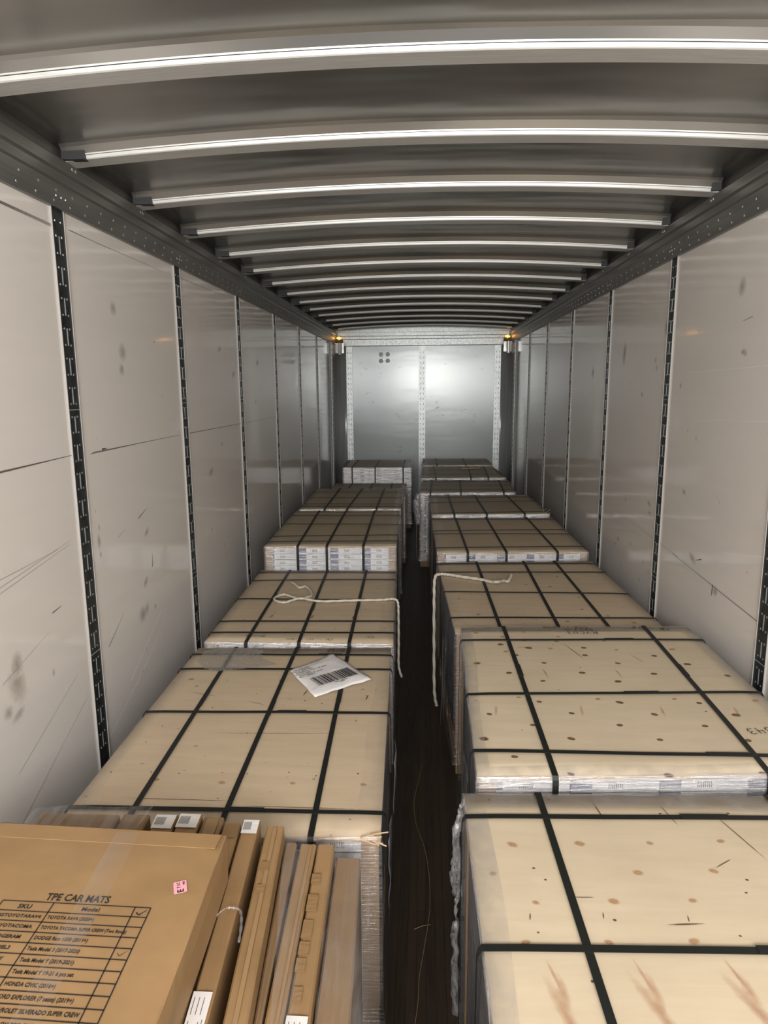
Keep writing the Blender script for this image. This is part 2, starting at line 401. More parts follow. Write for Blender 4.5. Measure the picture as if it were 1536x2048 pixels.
# ------------------------------------------------------------ trailer shell
YB, YF = -.55, 10.35          # open rear end, front bulkhead
bm = bm_new(); quad_box(bm, (-1.33, YB, -.05), (1.33, YF+.05, 0)); struct('floor', bm, 'floor')
POST_L = [1.31+1.19*i for i in range(8)]; POST_R = [1.30+1.195*i for i in range(8)]
def wall(side):
    s = -1 if side == 'left' else 1; bm = bm_new(); X = 1.285*s
    quad_box(bm, (min(X, X+.04*s), YB, 0), (max(X, X+.04*s), 9.86, H+.80))
    xi = X-.0012*s
    def line(y0, z0, y1, z1, w=.004, mi=1):
        d = Vector((0, y1-y0, z1-z0)); n = Vector((0, -d.z, d.y)).normalized()*w/2
        vs = [Vector((xi, y0, H+z0))-n, Vector((xi, y1, H+z1))-n*.4, Vector((xi, y1, H+z1))+n*.4, Vector((xi, y0, H+z0))+n]
        f = bm.faces.new([bm.verts.new(q) for q in (vs if s < 0 else vs[::-1])]); f.material_index = mi
    def blot(y, z, a, b, rot=0, mi=4):
        c, q = math.cos(rot), math.sin(rot)
        decal_quad(bm, (xi-.0006*s, y, H+z), (0, a*c, a*q), (0, -b*q, b*c), mi)
    if s < 0:
        for k in range(4):
            line(1.9, .578-.002*k, 2.55, .572-.003*k, .0025); line(1.7, -.250-.003*k, 2.5, -.237, .002)
        line(2.58, .579, 2.81, .577, .003); line(2.8, .577, 3.5, .58, .0018); line(3.7, .585, 4.6, .60, .002)
        line(2.62, -.243, 3.6, -.240, .003); line(2.6, -.247, 3.2, -.241, .002); line(3.75, -.241, 6.2, -.245, .003); line(2.7, -.237, 2.74, -.237, .01)
        line(1.96, -.575, 2.3, -.56, .003, 2); line(1.95, -.60, 2.4, -.545, .003, 2); line(1.93, -.62, 2.38, -.56, .003, 2); line(2.23, -.772, 2.29, -.765, .005)
        line(1.92, -.90, 2.2, -.83, .003, 2); line(1.95, -1.22, 2.35, -1.06, .003, 2); line(1.7, -1.5, 2.4, -1.18, .004, 2)
        line(2.62, -1.05, 2.78, -.96, .003); line(2.8, -1.28, 3.2, -1.08, .004, 3); line(2.85, -1.33, 3.25, -1.12, .003, 3); line(2.5, -1.45, 3.3, -1.15, .003, 3)
        line(3.0, -.58, 3.1, -.55, .004); line(2.78, -.62, 2.86, -.60, .004, 2); line(3.12, -.84, 3.13, -.78, .006)
        blot(2.94, .085, .035, .035, 0, 5); blot(2.96, .16, .05, .05, 0, 5); blot(2.9, .335, .04, .04, 0, 5)
        blot(3.03, -.89, .045, .022, .7, 4); blot(3.02, -1.02, .04, .035, .9, 4); blot(3.12, -1.04, .018, .02, 0, 5); blot(2.97, -1.03, .05, .05, .4, 5)
        blot(2.61, -.60, .022, .04, 0, 1+3); blot(2.62, -.545, .010, .02, 0, 4); blot(2.615, -.655, .012, .02, 0, 4); blot(2.6, -.475, .007, .01, 0, 4)
        blot(1.98, -1.03, .05, .022, .3, 4); blot(1.93, -1.0, .03, .03, .3, 4); blot(1.99, -.93, .06, .09, .3, 5); blot(2.0, -.86, .04, .05, 0, 5)
        blot(2.98, -1.2, .010, .016, 0, 4); blot(2.2, -.98, .012, .02, 0, 5); blot(3.08, -.66, .04, .02, .5, 5); blot(1.9, .085, .02, .02, 0, 4)
        for y_, z_, r_ in ((4.1, -.5, .05), (4.4, .25, .04), (4.7, .1, .05), (4.35, -.35, .03), (5.4, .2, .05), (5.3, -.1, .03), (4.05, -.85, .02), (4.3, -1.0, .015)):
            blot(y_, z_, r_*1.3, r_*.6, .3, 5)
    else:
        blot(2.91, .385, .045, .05, .2, 5); blot(2.84, .126, .03, .02, .3, 5); blot(3.897, .138, .022, .022, 0, 4); blot(3.873, .095, .022, .022, 0, 4)
        line(2.5, -.885, 3.46, -.84, .003); line(2.96, -.86, 2.965, -.91, .010); blot(2.93, -.88, .035, .03, .2, 5); line(3.38, -.84, 4.6, -.80, .0025, 2)
        line(2.95, -.50, 3.0, -.47, .004, 2); blot(3.36, -.51, .035, .02, .2, 5); blot(3.86, -.65, .05, .02, .3, 4); blot(3.84, -.70, .05, .015, -.1, 4)
        blot(4.42, -.98, .03, .025, -.5, 4); blot(4.3, -.70, .03, .02, .5, 4); line(3.3, .25, 3.34, .245, .004, 2); line(2.8, .26, 2.88, .25, .003)
        blot(2.86, .13, .02, .015, 0, 4); blot(3.5, .0, .02, .02, 0, 5); blot(3.2, -.80, .06, .03, .3, 5); line(3.1, -.78, 3.16, -.80, .006)
        line(2.5, -.62, 2.9, -.70, .003, 3); line(2.5, -.13, 3.3, -.16, .002, 3); line(2.6, .07, 3.4, .06, .002, 3); blot(2.66, -.72, .008, .01, 0, 4)
        blot(4.1, -.05, .03, .02, .2, 5); blot(4.5, .2, .05, .1, .1, 5); blot(5.3, .1, .05, .05, 0, 5); blot(3.75, .3, .05, .06, .6, 5)
        for y_, z_ in ((3.8, -1.03), (3.9, -1.0), (4.15, -.95), (3.95, -1.12), (4.9, -.6), (5.1, -.3)): blot(y_, z_, .014, .018, .3, 4)
    return struct('wall_'+side, bm, ['liner', 'scratch', 'scratch_soft', 'scratch_light', 'scuff', 'smudge'])
wall('left'); wall('right')
ntrim = 0
def trim(bm, mats, **kw):
    global ntrim; ntrim += 1; return struct('trim_%d' % ntrim, bm, mats, **kw)
def side_post(s, y):
    bm = bm_new(); X = 1.285*s; i = -s
    def bx(d0, d1, y0, y1, z0, z1, mi):
        a, b = X+i*d0, X+i*d1; quad_box(bm, (min(a, b), y0, z0), (max(a, b), y1, z1), mi)
    w = .041; zt = H+.64
    bx(0, .004, y-w, y+w, 0, zt, 0)
    bx(0, .007, y-w-.003, y-w, 0, zt, 1); bx(0, .007, y+w, y+w+.003, 0, zt, 1)
    z = .45; k = 0
    while z < zt-.12:
        bx(.004, .0055, y-.0028, y+.0022, z, z+.062, 2)
        for dy in (-.020, .018):
            for zz in (z+.002, z+.060):
                if y < 6.5: dome(bm, (X+i*.004, y+dy, zz), .0045, (i, 0, 0), 3, 6)
                else: bx(.004, .006, y+dy-.003, y+dy+.003, zz-.003, zz+.003, 3)
        if k % 9 == 4: bx(.004, .005, y-.036, y+.036, z-.022, z-.018, 2)
        z += .106; k += 1
    for zz in (zt-.05, zt-.10):
        for dy in (-.02, .018): dome(bm, (X+i*.004, y+dy, zz), .0045, (i, 0, 0), 3, 6)
    return trim(bm, ['post', 'white_trim', 'slot', 'rivet'])
for y in POST_L: side_post(-1, y)
for y in POST_R: side_post(1, y)
def top_rail(s):
    bm = bm_new(); X = 1.285*s; i = -s
    prof = [(-.04, .632), (.016, .632), (.018, .715), (.023, .722), (.023, .752), (.032, .760), (.034, .796), (.026, .803), (.004, .805), (.004, .872), (-.04, .872)]
    a = [bm.verts.new((X+i*d, YB, H+z)) for d, z in prof]; b = [bm.verts.new((X+i*d, YF, H+z)) for d, z in prof]
    n = len(prof)
    for k in range(n): bm.faces.new((a[k], a[(k+1) % n], b[(k+1) % n], b[k]))
    bm.faces.new(a); bm.faces.new(b[::-1]); bmesh.ops.recalc_face_normals(bm, faces=bm.faces)
    y = YB+.1
    while y < 9.9:
        seg = 7 if y < 5 else 5
        for d, z in ((.0165, .652), (.0175, .690)):
            dome(bm, (X+i*d, y+(0 if z < .66 else .02), H+z), .0052 if y < 6 else .006, (i, 0, 0), 1, seg)
        y += .112
    for y in (POST_L if s < 0 else POST_R):
        for dy in (-.02, .015, .045): dome(bm, (X+i*.017, y+dy, H+.672), .005, (i, 0, 0), 1, 6)
    for k in range(15):
        for dy in (-.012, .012): dome(bm, (X+i*.034, 1.98+.605*k+dy+.005, H+.782), .007, (i, 0, 0), 1, 7)
    return trim(bm, ['rail', 'rivet'])
top_rail(-1); top_rail(1)
# roof sheet (gentle arch)
def arch(x): return .05*(1-(x/1.27)**2)
bm = bm_new(); nx, ny = 24, 90; g = []
for j in range(ny+1):
    y = YB+(YF-YB)*j/ny; row = []
    ph = (y-1.98)/.605*2*math.pi
    for i in range(nx+1):
        x = -1.3+2.6*i/nx
        row.append(bm.verts.new((x, y, H+.851+arch(x)+.004*math.cos(ph+math.pi)+.003*noise.noise(Vector((x*1.5, y*2.2, 1))))))
    g.append(row)
for j in range(ny):
    for i in range(nx): bm.faces.new((g[j][i], g[j+1][i], g[j+1][i+1], g[j][i+1]))
solid(bm, -.004)
bmesh.ops.recalc_face_normals(bm, faces=bm.faces)
struct('ceiling', bm, 'roof', smooth=True)
def bow(y):
    bm = bm_new(); n = 28
    prof = [(-.088, .055), (-.066, .040), (-.052, .018), (-.051, .0135), (-.0465, .013), (-.0455, .0095), (-.0440, .003), (-.041, 0), (.034, 0), (.038, .004), (.040, .056)]
    rows = []
    for k in range(n+1):
        x = -1.262+2.524*k/n
        rows.append([bm.verts.new((x, y+dy, H+.800+arch(x)+dz)) for dy, dz in prof])
    for k in range(n):
        for q in range(len(prof)-1):
            f = bm.faces.new((rows[k][q], rows[k+1][q], rows[k+1][q+1], rows[k][q+1])); f.material_index = {0: 1, 1: 1, 3: 2}.get(q, 0)
    bmesh.ops.recalc_face_normals(bm, faces=bm.faces)
    o = trim(bm, ['bow', 'roof', 'dark_rubber'])
    for s in (-1, 1):
        b = bm_new()
        if s < 0: quad_box(b, (-1.262, y-.062, H+.803), (-1.180, y-.030, H+.830))
        else: quad_box(b, (1.225, y-.062, H+.805), (1.262, y-.030, H+.836))
        bevel_all(b, .004, 2); obj('end_bracket', b, 'dark_rubber', o)
    return o
for k in range(-3, 14): bow(1.985+.605*k)
# front bulkhead
bm = bm_new(); quad_box(bm, (-1.14, YF, 0), (1.14, YF+.04, H+.82)); struct('wall_front', bm, 'bulk')
bm = bm_new(); prof = [(0, .605), (-.035, .605), (-.038, .615), (-.038, .70), (-.028, .71), (-.028, .745), (-.045, .752), (-.045, .80), (-.02, .805), (-.02, .93), (0, .93)]
a = [bm.verts.new((-1.30, YF+d, H+z)) for d, z in prof]; b = [bm.verts.new((1.30, YF+d, H+z)) for d, z in prof]
for k in range(len(prof)): bm.faces.new((a[k], a[(k+1) % len(prof)], b[(k+1) % len(prof)], b[k]))
bm.faces.new(a); bm.faces.new(b); bmesh.ops.recalc_face_normals(bm, faces=bm.faces)
for k in range(46): dome(bm, (-1.05+k*.047, YF-.038, H+(.635 if k % 2 else .66)), .007, (0, -1, 0), 1, 6)
trim(bm, ['galv', 'rivet'])
def front_strip(x0, x1, y, holes=True, mat='galv'):
    bm = bm_new(); quad_box(bm, (x0, y-.012, 0), (x1, y, H+.605)); quad_box(bm, (x0-.006, y-.02, 0), (x0+.004, y, H+.605)); quad_box(bm, (x1-.004, y-.02, 0), (x1+.006, y, H+.605))
    z = .8; xm = (x0+x1)/2
    while z < H+.57:
        for dx in (-.022, .018): quad_box(bm, (xm+dx, y-.0135, z), (xm+dx+.006, y-.012, z+.03), 1)
        z += .075
    return trim(bm, [mat, 'post'])
front_strip(-.052, .034, YF); front_strip(-1.13, -1.05, YF); front_strip(1.06, 1.14, YF)
def corner(s):
    """curved metal corner post between the side wall and the bulkhead, with perforated strips"""
    bm = bm_new(); n = 14; r = []
    P0 = Vector((1.285, 9.87)); P1 = Vector((1.13, 10.345)); C = Vector((1.30, 10.36))
    for k in range(n+1):
        t_ = k/n; p = (1-t_)**2*P0+2*t_*(1-t_)*C+t_*t_*P1
        r.append([bm.verts.new((s*p.x, p.y, z)) for z in (0, H+.625)])
    for k in range(n):
        f = bm.faces.new((r[k][0], r[k+1][0], r[k+1][1], r[k][1])); f.smooth = True
    solid(bm, .004)
    for (y0, y1) in ((9.72, 9.80), (9.82, 9.86)):
        a, b = sorted((s*1.285, s*1.272)); quad_box(bm, (a, y0, 0), (b, y1, H+.635), 1)
    z = .6
    while z < H+.6:
        for yy in (9.735, 9.775): quad_box(bm, (min(s*1.2715, s*1.270), yy, z), (max(s*1.2715, s*1.270), yy+.012, z+.03), 2)
        z += .075
    return trim(bm, ['corner', 'galv', 'post'])
corner(-1); corner(1)
# top corner fittings and amber lamps
for s, side in ((-1, 'left'), (1, 'right')):
    x = s*1.215
    t_ = thing('marker_light', 'small glowing amber lamp in the upper %s front corner of the trailer' % side, 'lamp', (x, 10.2, H+.66))
    b = bm_new(); quad_box(b, (x-.05, 10.17, H+.650), (x+.05, 10.22, H+.690)); bevel_all(b, .006); obj('mount', b, 'dark_rubber', t_, off=t_.location)
    b = bm_new(); tube(b, [(x-.035+i*.0117, 10.155, H+.712+.006*math.sin(i*2)) for i in range(7)], [.008, .014, .010, .016, .009, .013, .005], 8); quad_box(b, (x-.006, 10.15, H+.690), (x+.006, 10.17, H+.735))
    obj('amber_lens', b, 'amber', t_, off=t_.location, smooth=True)
    l = bpy.data.lights.new('amber_glow', 'POINT'); l.energy = .10; l.color = (1, .45, .1); l.shadow_soft_size = .02
    lo = bpy.data.objects.new('amber_glow', l); COL.objects.link(lo); lo.location = (x, 10.10, H+.715)
    b = bm_new(); tube(b, [(x+.012, 10.14, H+.645), (x+.012, 10.14, H+.48)], .028, 14)
    quad_box(b, (x-.055, 10.145, H+.50), (x+.07, 10.155, H+.645), 1)
    c_ = obj('corner_conduit', b, ['chrome', 'corner']); tag(c_, 'short bright metal conduit sleeve below the %s amber corner lamp' % side, 'pipe')
for x, z in ((-.618, .486), (-.518, .488), (-.618, .392), (-.518, .394)):
    b = bm_new(); dome(b, (x, YF-.002, H+z), .032, (0, -1, 0), 0, 14, .35); dome(b, (x, YF-.012, H+z), .013, (0, -1, 0), 0, 8, .8)
    nm = ('upper' if z > .45 else 'lower')+' '+('left' if x < -.55 else 'right')
    bmesh.ops.recalc_face_normals(b, faces=b.faces); o = obj('bolt_washer', b, 'rivet_bright'); tag(o, 'shiny round bolt head, %s of the four on the front bulkhead' % nm, 'bolt', 'bolt heads on the bulkhead')

# ------------------------------------------------------------ strapped pallet loads
def load(key, z, quad, mat, label, cols=4, rows=2, longs=(), lats=(), knots=(), pales=(), resin=(), pins=(), filmk='film', crown=.0, ends=True, guards=True, topfilm=.07, rowh=.045, extra=None, sidefilm='film', sag=0, topmat='film_top'):
    z += H
    BL, BR, FR, FL = [Vector((q[0], q[1], 0)) for q in quad]
    def T(u, v): return (FL*(1-u)+FR*u)*(1-v)+(BL*(1-u)+BR*u)*v
    def zt(u, v):
        e = min(u, 1-u, v, 1-v)
        return z+crown*(1-(2*v-1)**4)*.6-(.0015*max(0, 1-e/.04)**2)+.0015*noise.noise(Vector((u*3, v*3, len(label))))
    cen = (FL+FR+BL+BR)/4; base = (cen.x, cen.y, 0)
    th = thing('pallet_load', label, 'pallet load', base, 'strapped pallet loads in two rows')
    Z0 = .14
    # wooden pallet: deck and skids, blocks below as sub-parts
    bm = bm_new(); ns = 7
    for k in range(ns):
        v0 = (k+.08)/ns; v1 = (k+.92)/ns
        prism(bm, [T(0.01, v0), T(.99, v0), T(.99, v1), T(.01, v1)], .112, .132)
    for u in (.01, .44, .87): prism(bm, [T(u, .01), T(u+.12, .01), T(u+.12, .99), T(u, .99)], .095, .112); prism(bm, [T(u, .01), T(u+.12, .01), T(u+.12, .99), T(u, .99)], .0, .015)
    deck = obj('wooden_pallet', bm, 'pallet_wood', th, off=base)
    for u in (.01, .44, .87):
        for v in (.01, .45, .88):
            b = bm_new(); prism(b, [T(u, v), T(u+.12, v), T(u+.12, v+.1), T(u, v+.1)], .015, .095); obj('block', b, 'pallet_wood', deck, off=base)
    # carton stack: lower body in one mesh, the visible top courses carton by carton
    iu, iv = .012, .010
    zc = z-.012; zb = zc-rows*rowh
    bm = bm_new(); uvl = bm.loops.layers.uv.verify()
    def cbox(bm, u0, u1, v0, v1, z0, z1, cu=1, cv=1):
        F = prism(bm, [T(u0, v0), T(u1, v0), T(u1, v1), T(u0, v1)], z0, z1)
        uvl = bm.loops.layers.uv.verify()
        for fi, uvs in ((2, None), (4, None)):
            F[fi].material_index = 1
            for l, uv in zip(F[fi].loops, ((0, 0), (cu, 0), (cu, cv), (0, cv))): l[uvl].uv = uv
        return F
    nlow = max(1, int((zb-Z0)/rowh))
    cbox(bm, iu, 1-iu, iv, 1-iv, Z0, zb, cols, nlow)
    obj('carton_stack', bm, ['carton_side', 'carton_end'], th, off=base)
    for r_ in range(rows):
        for c_ in range(cols):
            u0 = iu+(1-2*iu)*c_/cols; u1 = iu+(1-2*iu)*(c_+1)/cols
            b = bm_new(); j = random.uniform(-.002, .002)
            cbox(b, u0+.002, u1-.002, iv+j, 1-iv+j, zb+r_*rowh+.001, zb+(r_+1)*rowh-.001); obj('carton', b, ['carton_side', 'carton_end'], th, off=base)
    if guards:
        for (u, v) in ((0, 0), (1, 0), (0, 1), (1, 1)):
            p = T(u, v); du = (T(1-u, v)-p).normalized(); dv = (T(u, 1-v)-p).normalized(); q = p+du*.006+dv*.006; t0 = .005
            b = bm_new(); prism(b, [q, q+du*.048, q+du*.048+dv*t0, q+du*t0+dv*t0, q+du*t0+dv*.048, q+dv*.048], Z0, zc+.001)
            bmesh.ops.recalc_face_normals(b, faces=b.faces); obj('corner_guard', b, 'card', th, off=base)
    # plywood lid with knots
    bm = bm_new(); n = 16; G = []
    for j in range(n+1):
        G.append([])
        for i in range(n+1):
            u = i/n; v = j/n; p = T(u, v); G[-1].append(bm.verts.new((p.x, p.y, zt(u, v))))
    for j in range(n):
        for i in range(n): f = bm.faces.new((G[j][i], G[j][i+1], G[j+1][i+1], G[j+1][i])); f.smooth = True
    loop = [G[0][i] for i in range(n)]+[G[j][n] for j in range(n)]+[G[n][n-i] for i in range(n)]+[G[n-j][0] for j in range(n)]
    low = [bm.verts.new((v_.co.x, v_.co.y, z-.014)) for v_ in loop]
    for i in range(len(loop)):
        k = (i+1) % len(loop); f = bm.faces.new((loop[k], loop[i], low[i], low[k])); f.material_index = 1
    bm.faces.new(low[::-1])
    def uvof(x, y):
        u = v = .5
        for _ in range(6):
            p = T(u, v); du = (T(u+.01, v)-T(u-.01, v))/.02; dv = (T(u, v+.01)-T(u, v-.01))/.02
            ex, ey = x-p.x, y-p.y; det = du.x*dv.y-du.y*dv.x
            u += (ex*dv.y-ey*dv.x)/det; v += (du.x*ey-du.y*ex)/det
        return u, v
    def onlid(x, y, dz=.0): u, v = uvof(x, y); return zt(min(1, max(0, u)), min(1, max(0, v)))+dz
    for lst, mi, a, b_ in ((knots, 2, .0155, .012), (pales, 3, .014, .010), (pins, 5, .0042, .0034)):
        for (x, y) in lst:
            s = random.uniform(.8, 1.25); q = random.uniform(-.5, .5); aa = a*s; bb = b_*s
            decal_quad(bm, (x, y, onlid(x, y, .0012)), (aa*math.cos(q), aa*math.sin(q), 0), (-bb*math.sin(q), bb*math.cos(q), 0), mi)
    for (x, y, lx, ly, w) in resin:
        L = Vector((lx, ly, 0)); N = Vector((-ly, lx, 0)).normalized()*w
        decal_quad(bm, (x, y, onlid(x, y, .0014)), L, N, 4)
    for (x, y, lx, ly, w) in {'R1': ((.468,1.61,.008,-.05,.0014),(.64,1.60,.01,-.05,.001),(.78,1.52,.03,-.10,.0012),(.36,1.30,.03,.001,.001),(.70,1.42,.03,.02,.0010),(.55,1.235,.045,.004,.0016),(.78,1.30,.02,.03,.001),(.24,1.24,.002,.012,.001),(.39,1.25,.002,.012,.001),(.56,1.25,.002,.012,.001)),
                              'R2': ((.478,2.45,-.006,.03,.001),(.75,2.46,-.006,.03,.001),(.63,2.66,.03,-.10,.0014),(.86,2.60,.02,-.05,.001),(.44,2.70,.05,.005,.001)),
                              'L1': ((-.62,2.43,.05,-.02,.001),(-.85,2.50,.07,-.02,.0012),(-.40,2.55,.004,.03,.002),(-.45,2.53,.006,.03,.002),(-.2,2.50,.004,.03,.002),(-.7,1.80,.2,.0,.0012),(-.35,1.78,.2,.0,.0012),(-.5,2.2,.3,.01,.0008)),
                              'L2': ((-.79,3.45,.004,.04,.006),(-.57,3.45,.004,.04,.006),(-.35,3.45,.004,.04,.006))}.get(key, ()):
        decal_quad(bm, (x, y, onlid(x, y, .0016)), (lx, ly, 0), tuple(Vector((-ly, lx, 0)).normalized()*w*1.6), 5 if w < .004 else 3)
    lid = obj('plywood_lid', bm, [mat, 'ply_edge', 'knot', 'knot_pale', 'resin', 'pin'], th, off=base)
    # stretch wrap around the sides and folded over the rim of the lid
    bm = bm_new(); N = 40; ring = []
    def outl(t_):
        t_ %= 4; k = int(t_); f_ = t_-k
        return (T(f_, 0), T(1, f_), T(1-f_, 1), T(0, 1-f_))[k]
    hs = [0, .12, .3, .5, .68, .82, .92, .97, .99, 1.0]; dirs = {}
    grid = []
    for h_ in hs:
        row = []
        for i in range(4*N):
            t_ = 4*i/(4*N); p = outl(t_); d = (p-cen).normalized(); zz = .06+(z-.002-.06)*h_
            am = .006+.006*noise.noise(Vector((t_*3, h_*6, len(label)*.7)))
            if h_ in (0,): am += .01
            row.append(bm.verts.new((p.x+d.x*am, p.y+d.y*am, zz)))
        grid.append(row)
    fs = []
    for a, b in zip(grid[:-1], grid[1:]):
        for i in range(4*N):
            k = (i+1) % (4*N); f = bm.faces.new((a[i], a[k], b[k], b[i])); f.smooth = True
            if 0 <= i < N: f.material_index = 0
            else: f.material_index = 2
    W = []
    for i in range(4*N):
        t_ = 4*i/(4*N); k = int(t_); f_ = t_-k
        u, v = ((f_, 0), (1, f_), (1-f_, 1), (0, 1-f_))[k]
        ins = topfilm*(1+.5*noise.noise(Vector((t_*2.5, 3, z))))
        u2 = min(max(u, ins), 1-ins); v2 = min(max(v, ins), 1-ins); p = T(u2, v2); p0 = T(u, v)
        W.append((bm.verts.new((p0.x, p0.y, zt(u, v)+.0035)), bm.verts.new((p.x, p.y, zt(u2, v2)+.0022))))
    for i in range(4*N):
        k = (i+1) % (4*N)
        f = bm.faces.new((grid[-1][i], grid[-1][k], W[k][0], W[i][0])); f.smooth = True; f.material_index = 0
        try:
            f = bm.faces.new((W[i][0], W[k][0], W[k][1], W[i][1])); f.smooth = True; f.material_index = 1
        except ValueError: pass
    obj('stretch_wrap', bm, [filmk, topmat, sidefilm], th, off=base)
    # straps
    def strap_path(A, B, wv):
        d = (B-A).normalized(); ds = Vector((d.x, d.y, 0)); o_ = .013
        pts = [Vector((A.x, A.y, .10))-ds*o_, Vector((A.x, A.y, z-.5))-ds*(o_+.002), Vector((A.x, A.y, z-.02))-ds*o_, Vector((A.x, A.y, z-.006))-ds*(o_-.002)]
        nn = 14
        for k in range(nn+1):
            p = A.lerp(B, k/nn); pts.append(Vector((p.x, p.y, onlid(p.x, p.y, .0050))) - ds*(.004 if k == 0 else 0) + ds*(.004 if k == nn else 0))
        pts += [Vector((B.x, B.y, z-.006))+ds*(o_-.002), Vector((B.x, B.y, z-.02))+ds*o_, Vector((B.x, B.y, z-.5))+ds*(o_+.002), Vector((B.x, B.y, .10))+ds*o_]
        return pts
    for (xb, xf) in longs:
        ub, _ = uvof(xb, T(.5, 1).y); uf, _ = uvof(xf, T(.5, 0).y); A = T(uf, 0); B = T(ub, 1)
        b = bm_new(); ribbon(b, strap_path(A, B, None), Vector((.0085, 0, 0)), .0007); so = obj('strap', b, 'strap', th, off=base)
        if key in ('L1', 'L2', 'R2'):
            k = random.uniform(.35, .6); C0 = A.lerp(B, k); C1 = A.lerp(B, k+.09)
            b = bm_new(); ribbon(b, [Vector((C0.x+.002, C0.y, onlid(C0.x, C0.y, .0066))), Vector((C1.x+.002, C1.y, onlid(C1.x, C1.y, .0066)))], Vector((.009, 0, 0)), .0007); obj('strap_splice', b, 'strap', so, off=base)
    for (yl, yr) in lats:
        _, vl = uvof(T(0, .5).x, yl); _, vr = uvof(T(1, .5).x, yr); A = T(0, vl); B = T(1, vr)
        pts = strap_path(A, B, None); pts = [p+Vector((0, 0, .0012)) for p in pts]
        b = bm_new(); ribbon(b, pts, Vector((0, .0085, 0)), .0007); so = obj('strap', b, 'strap', th, off=base)
        if key in ('L1', 'R1', 'R2'):
            k = random.uniform(.5, .7); C0 = A.lerp(B, k); C1 = A.lerp(B, k+.12)
            b = bm_new(); ribbon(b, [Vector((C0.x, C0.y+.002, onlid(C0.x, C0.y, .0078))), Vector((C1.x, C1.y+.002, onlid(C1.x, C1.y, .0078)))], Vector((0, .009, 0)), .0007); obj('strap_splice', b, 'strap', so, off=base)
    return th, T, onlid, base

K1 = [(.232,1.465),(.392,1.476),(.558,1.486),(.728,1.5),(.177,1.364),(.5,1.382),(.669,1.395),(.258,1.281),(.422,1.292),(.588,1.302),(.84,1.39),(.76,1.31),(.92,1.31)]
K1P = [(.222,1.173),(.383,1.181),(.549,1.192),(.72,1.2)]
K1N = [(.194,1.645),(.352,1.654),(.517,1.664),(.686,1.672),(.291,1.579),(.454,1.591),(.621,1.603),(.793,1.613),(.27,1.386),(.73,1.37),(.34,1.33),(.29,1.35),(.25,1.20),(.33,1.09),(.41,1.24),(.71,1.33),(.645,1.21)]
K2 = [(.342,2.727),(.453,2.692),(.679,2.701),(.229,2.523),(.393,2.615),(.489,2.538),(.665,2.621),(.774,2.545),(.937,2.626),(.342,2.438),(.615,2.449),(.88,2.451),(.457,2.371),(.728,2.378),(1.037,2.546),(1.144,2.443),(.687,2.208),(.416,2.2),(.952,2.212),(.238,2.102),(.507,2.121),(.775,2.125),(1.037,2.13),(.369,2.034),(.643,2.046),(.908,2.051),(.206,1.942),(.472,1.954),(.739,1.96),(1.001,1.965),(.431,1.76),(.699,1.77),(.286,1.842),(.96,1.79)]
K2P = [(.446,2.777),(.581,2.77),(.781,2.784),(.355,2.651),(.54,2.69),(.806,2.684),(1.033,2.70),(.25,2.86),(.36,2.82),(.46,2.88),(.6,2.83),(.35,2.23),(.62,2.23),(.88,2.24),(1.15,2.24)]
K3 = [(.609,4.359),(.501,4.195),(.697,4.213),(.861,4.194),(1.034,4.235),(.334,4.051),(.833,4.078),(.996,4.083),(.333,3.88),(.751,3.852),(.286,3.691),(.448,3.706),(.215,3.606),(.608,3.628),(.703,3.65),(.868,3.646),(1.036,3.652),(.186,3.401),(.301,3.35),(.348,3.423),(.511,3.429),(.842,3.448),(.247,3.227),(.511,3.215),(.73,3.259),(.58,3.28),(.9,3.26),(1.05,3.25),(.2,4.25),(.3,4.22),(.95,3.35),(.28,3.95),(.55,4.0),(.62,3.9)]
KL1 = [(-.798,2.636),(-.576,2.645),(-.642,2.515),(-.206,2.519),(-.783,2.388),(-.971,1.935),(-.843,1.941),(-.751,1.937),(-.615,1.948),(-.533,1.944),(-.404,1.961),(-.315,1.945),(-.184,1.962),(-.588,1.811),(-.185,1.732),(-.92,2.238),(-.6,2.2),(-.54,2.72),(-.37,2.44),(-.5,2.47),(-.44,2.46)]
KL1P = [(-.60,1.893),(-.381,1.901),(-.162,1.903),(-.81,1.90),(-.95,2.64)]
KL2 = [(-.73,4.219),(-.98,4.2),(-.723,3.573),(-.503,3.59),(-.883,3.826),(-.236,4.235),(-.687,3.272),(-.424,3.275),(-.174,3.291),(-1.0,3.643),(-.5,4.2),(-.3,3.58),(-.9,3.28),(-.27,3.9)]
rs1 = [(.273,1.063,.004,-.05,.012),(.436,1.073,.006,-.05,.012),(.605,1.084,.008,-.05,.012),(.268,1.02,.03,-.10,.016),(.432,1.03,.04,-.10,.016),(.602,1.04,.04,-.10,.016),
       (.262,1.10,-.010,.045,.005),(.425,1.11,-.010,.045,.005),(.596,1.12,-.010,.045,.005),(.28,.92,.01,-.12,.014),(.445,.93,.01,-.12,.014),(.61,.94,.01,-.12,.014)]
rs2 = [(.262,2.13,.006,.05,.007),(.545,2.14,.006,.05,.007),(.81,2.15,.006,.05,.007),(.478,2.42,-.006,.04,.004),(.75,2.43,-.006,.04,.004),(1.05,2.155,.006,.05,.008)]
tagR = 'in the right hand row'
R1 = load('R1', -1.07, [(.13,1.669),(1.13,1.70),(1.14,.42),(.15,.40)], 'ply_clean', 'nearest strapped load on the right, reddish resin streaks in its pale plywood top', 4, 3,
     [(.326,.355),(.93,.95)], [(1.564,1.60),(1.153,1.185),(.75,.78)], [], K1P+K1[:0]+K1, rs1, K1N, 'film_heavy', .003, topfilm=.05, topmat='film_band')
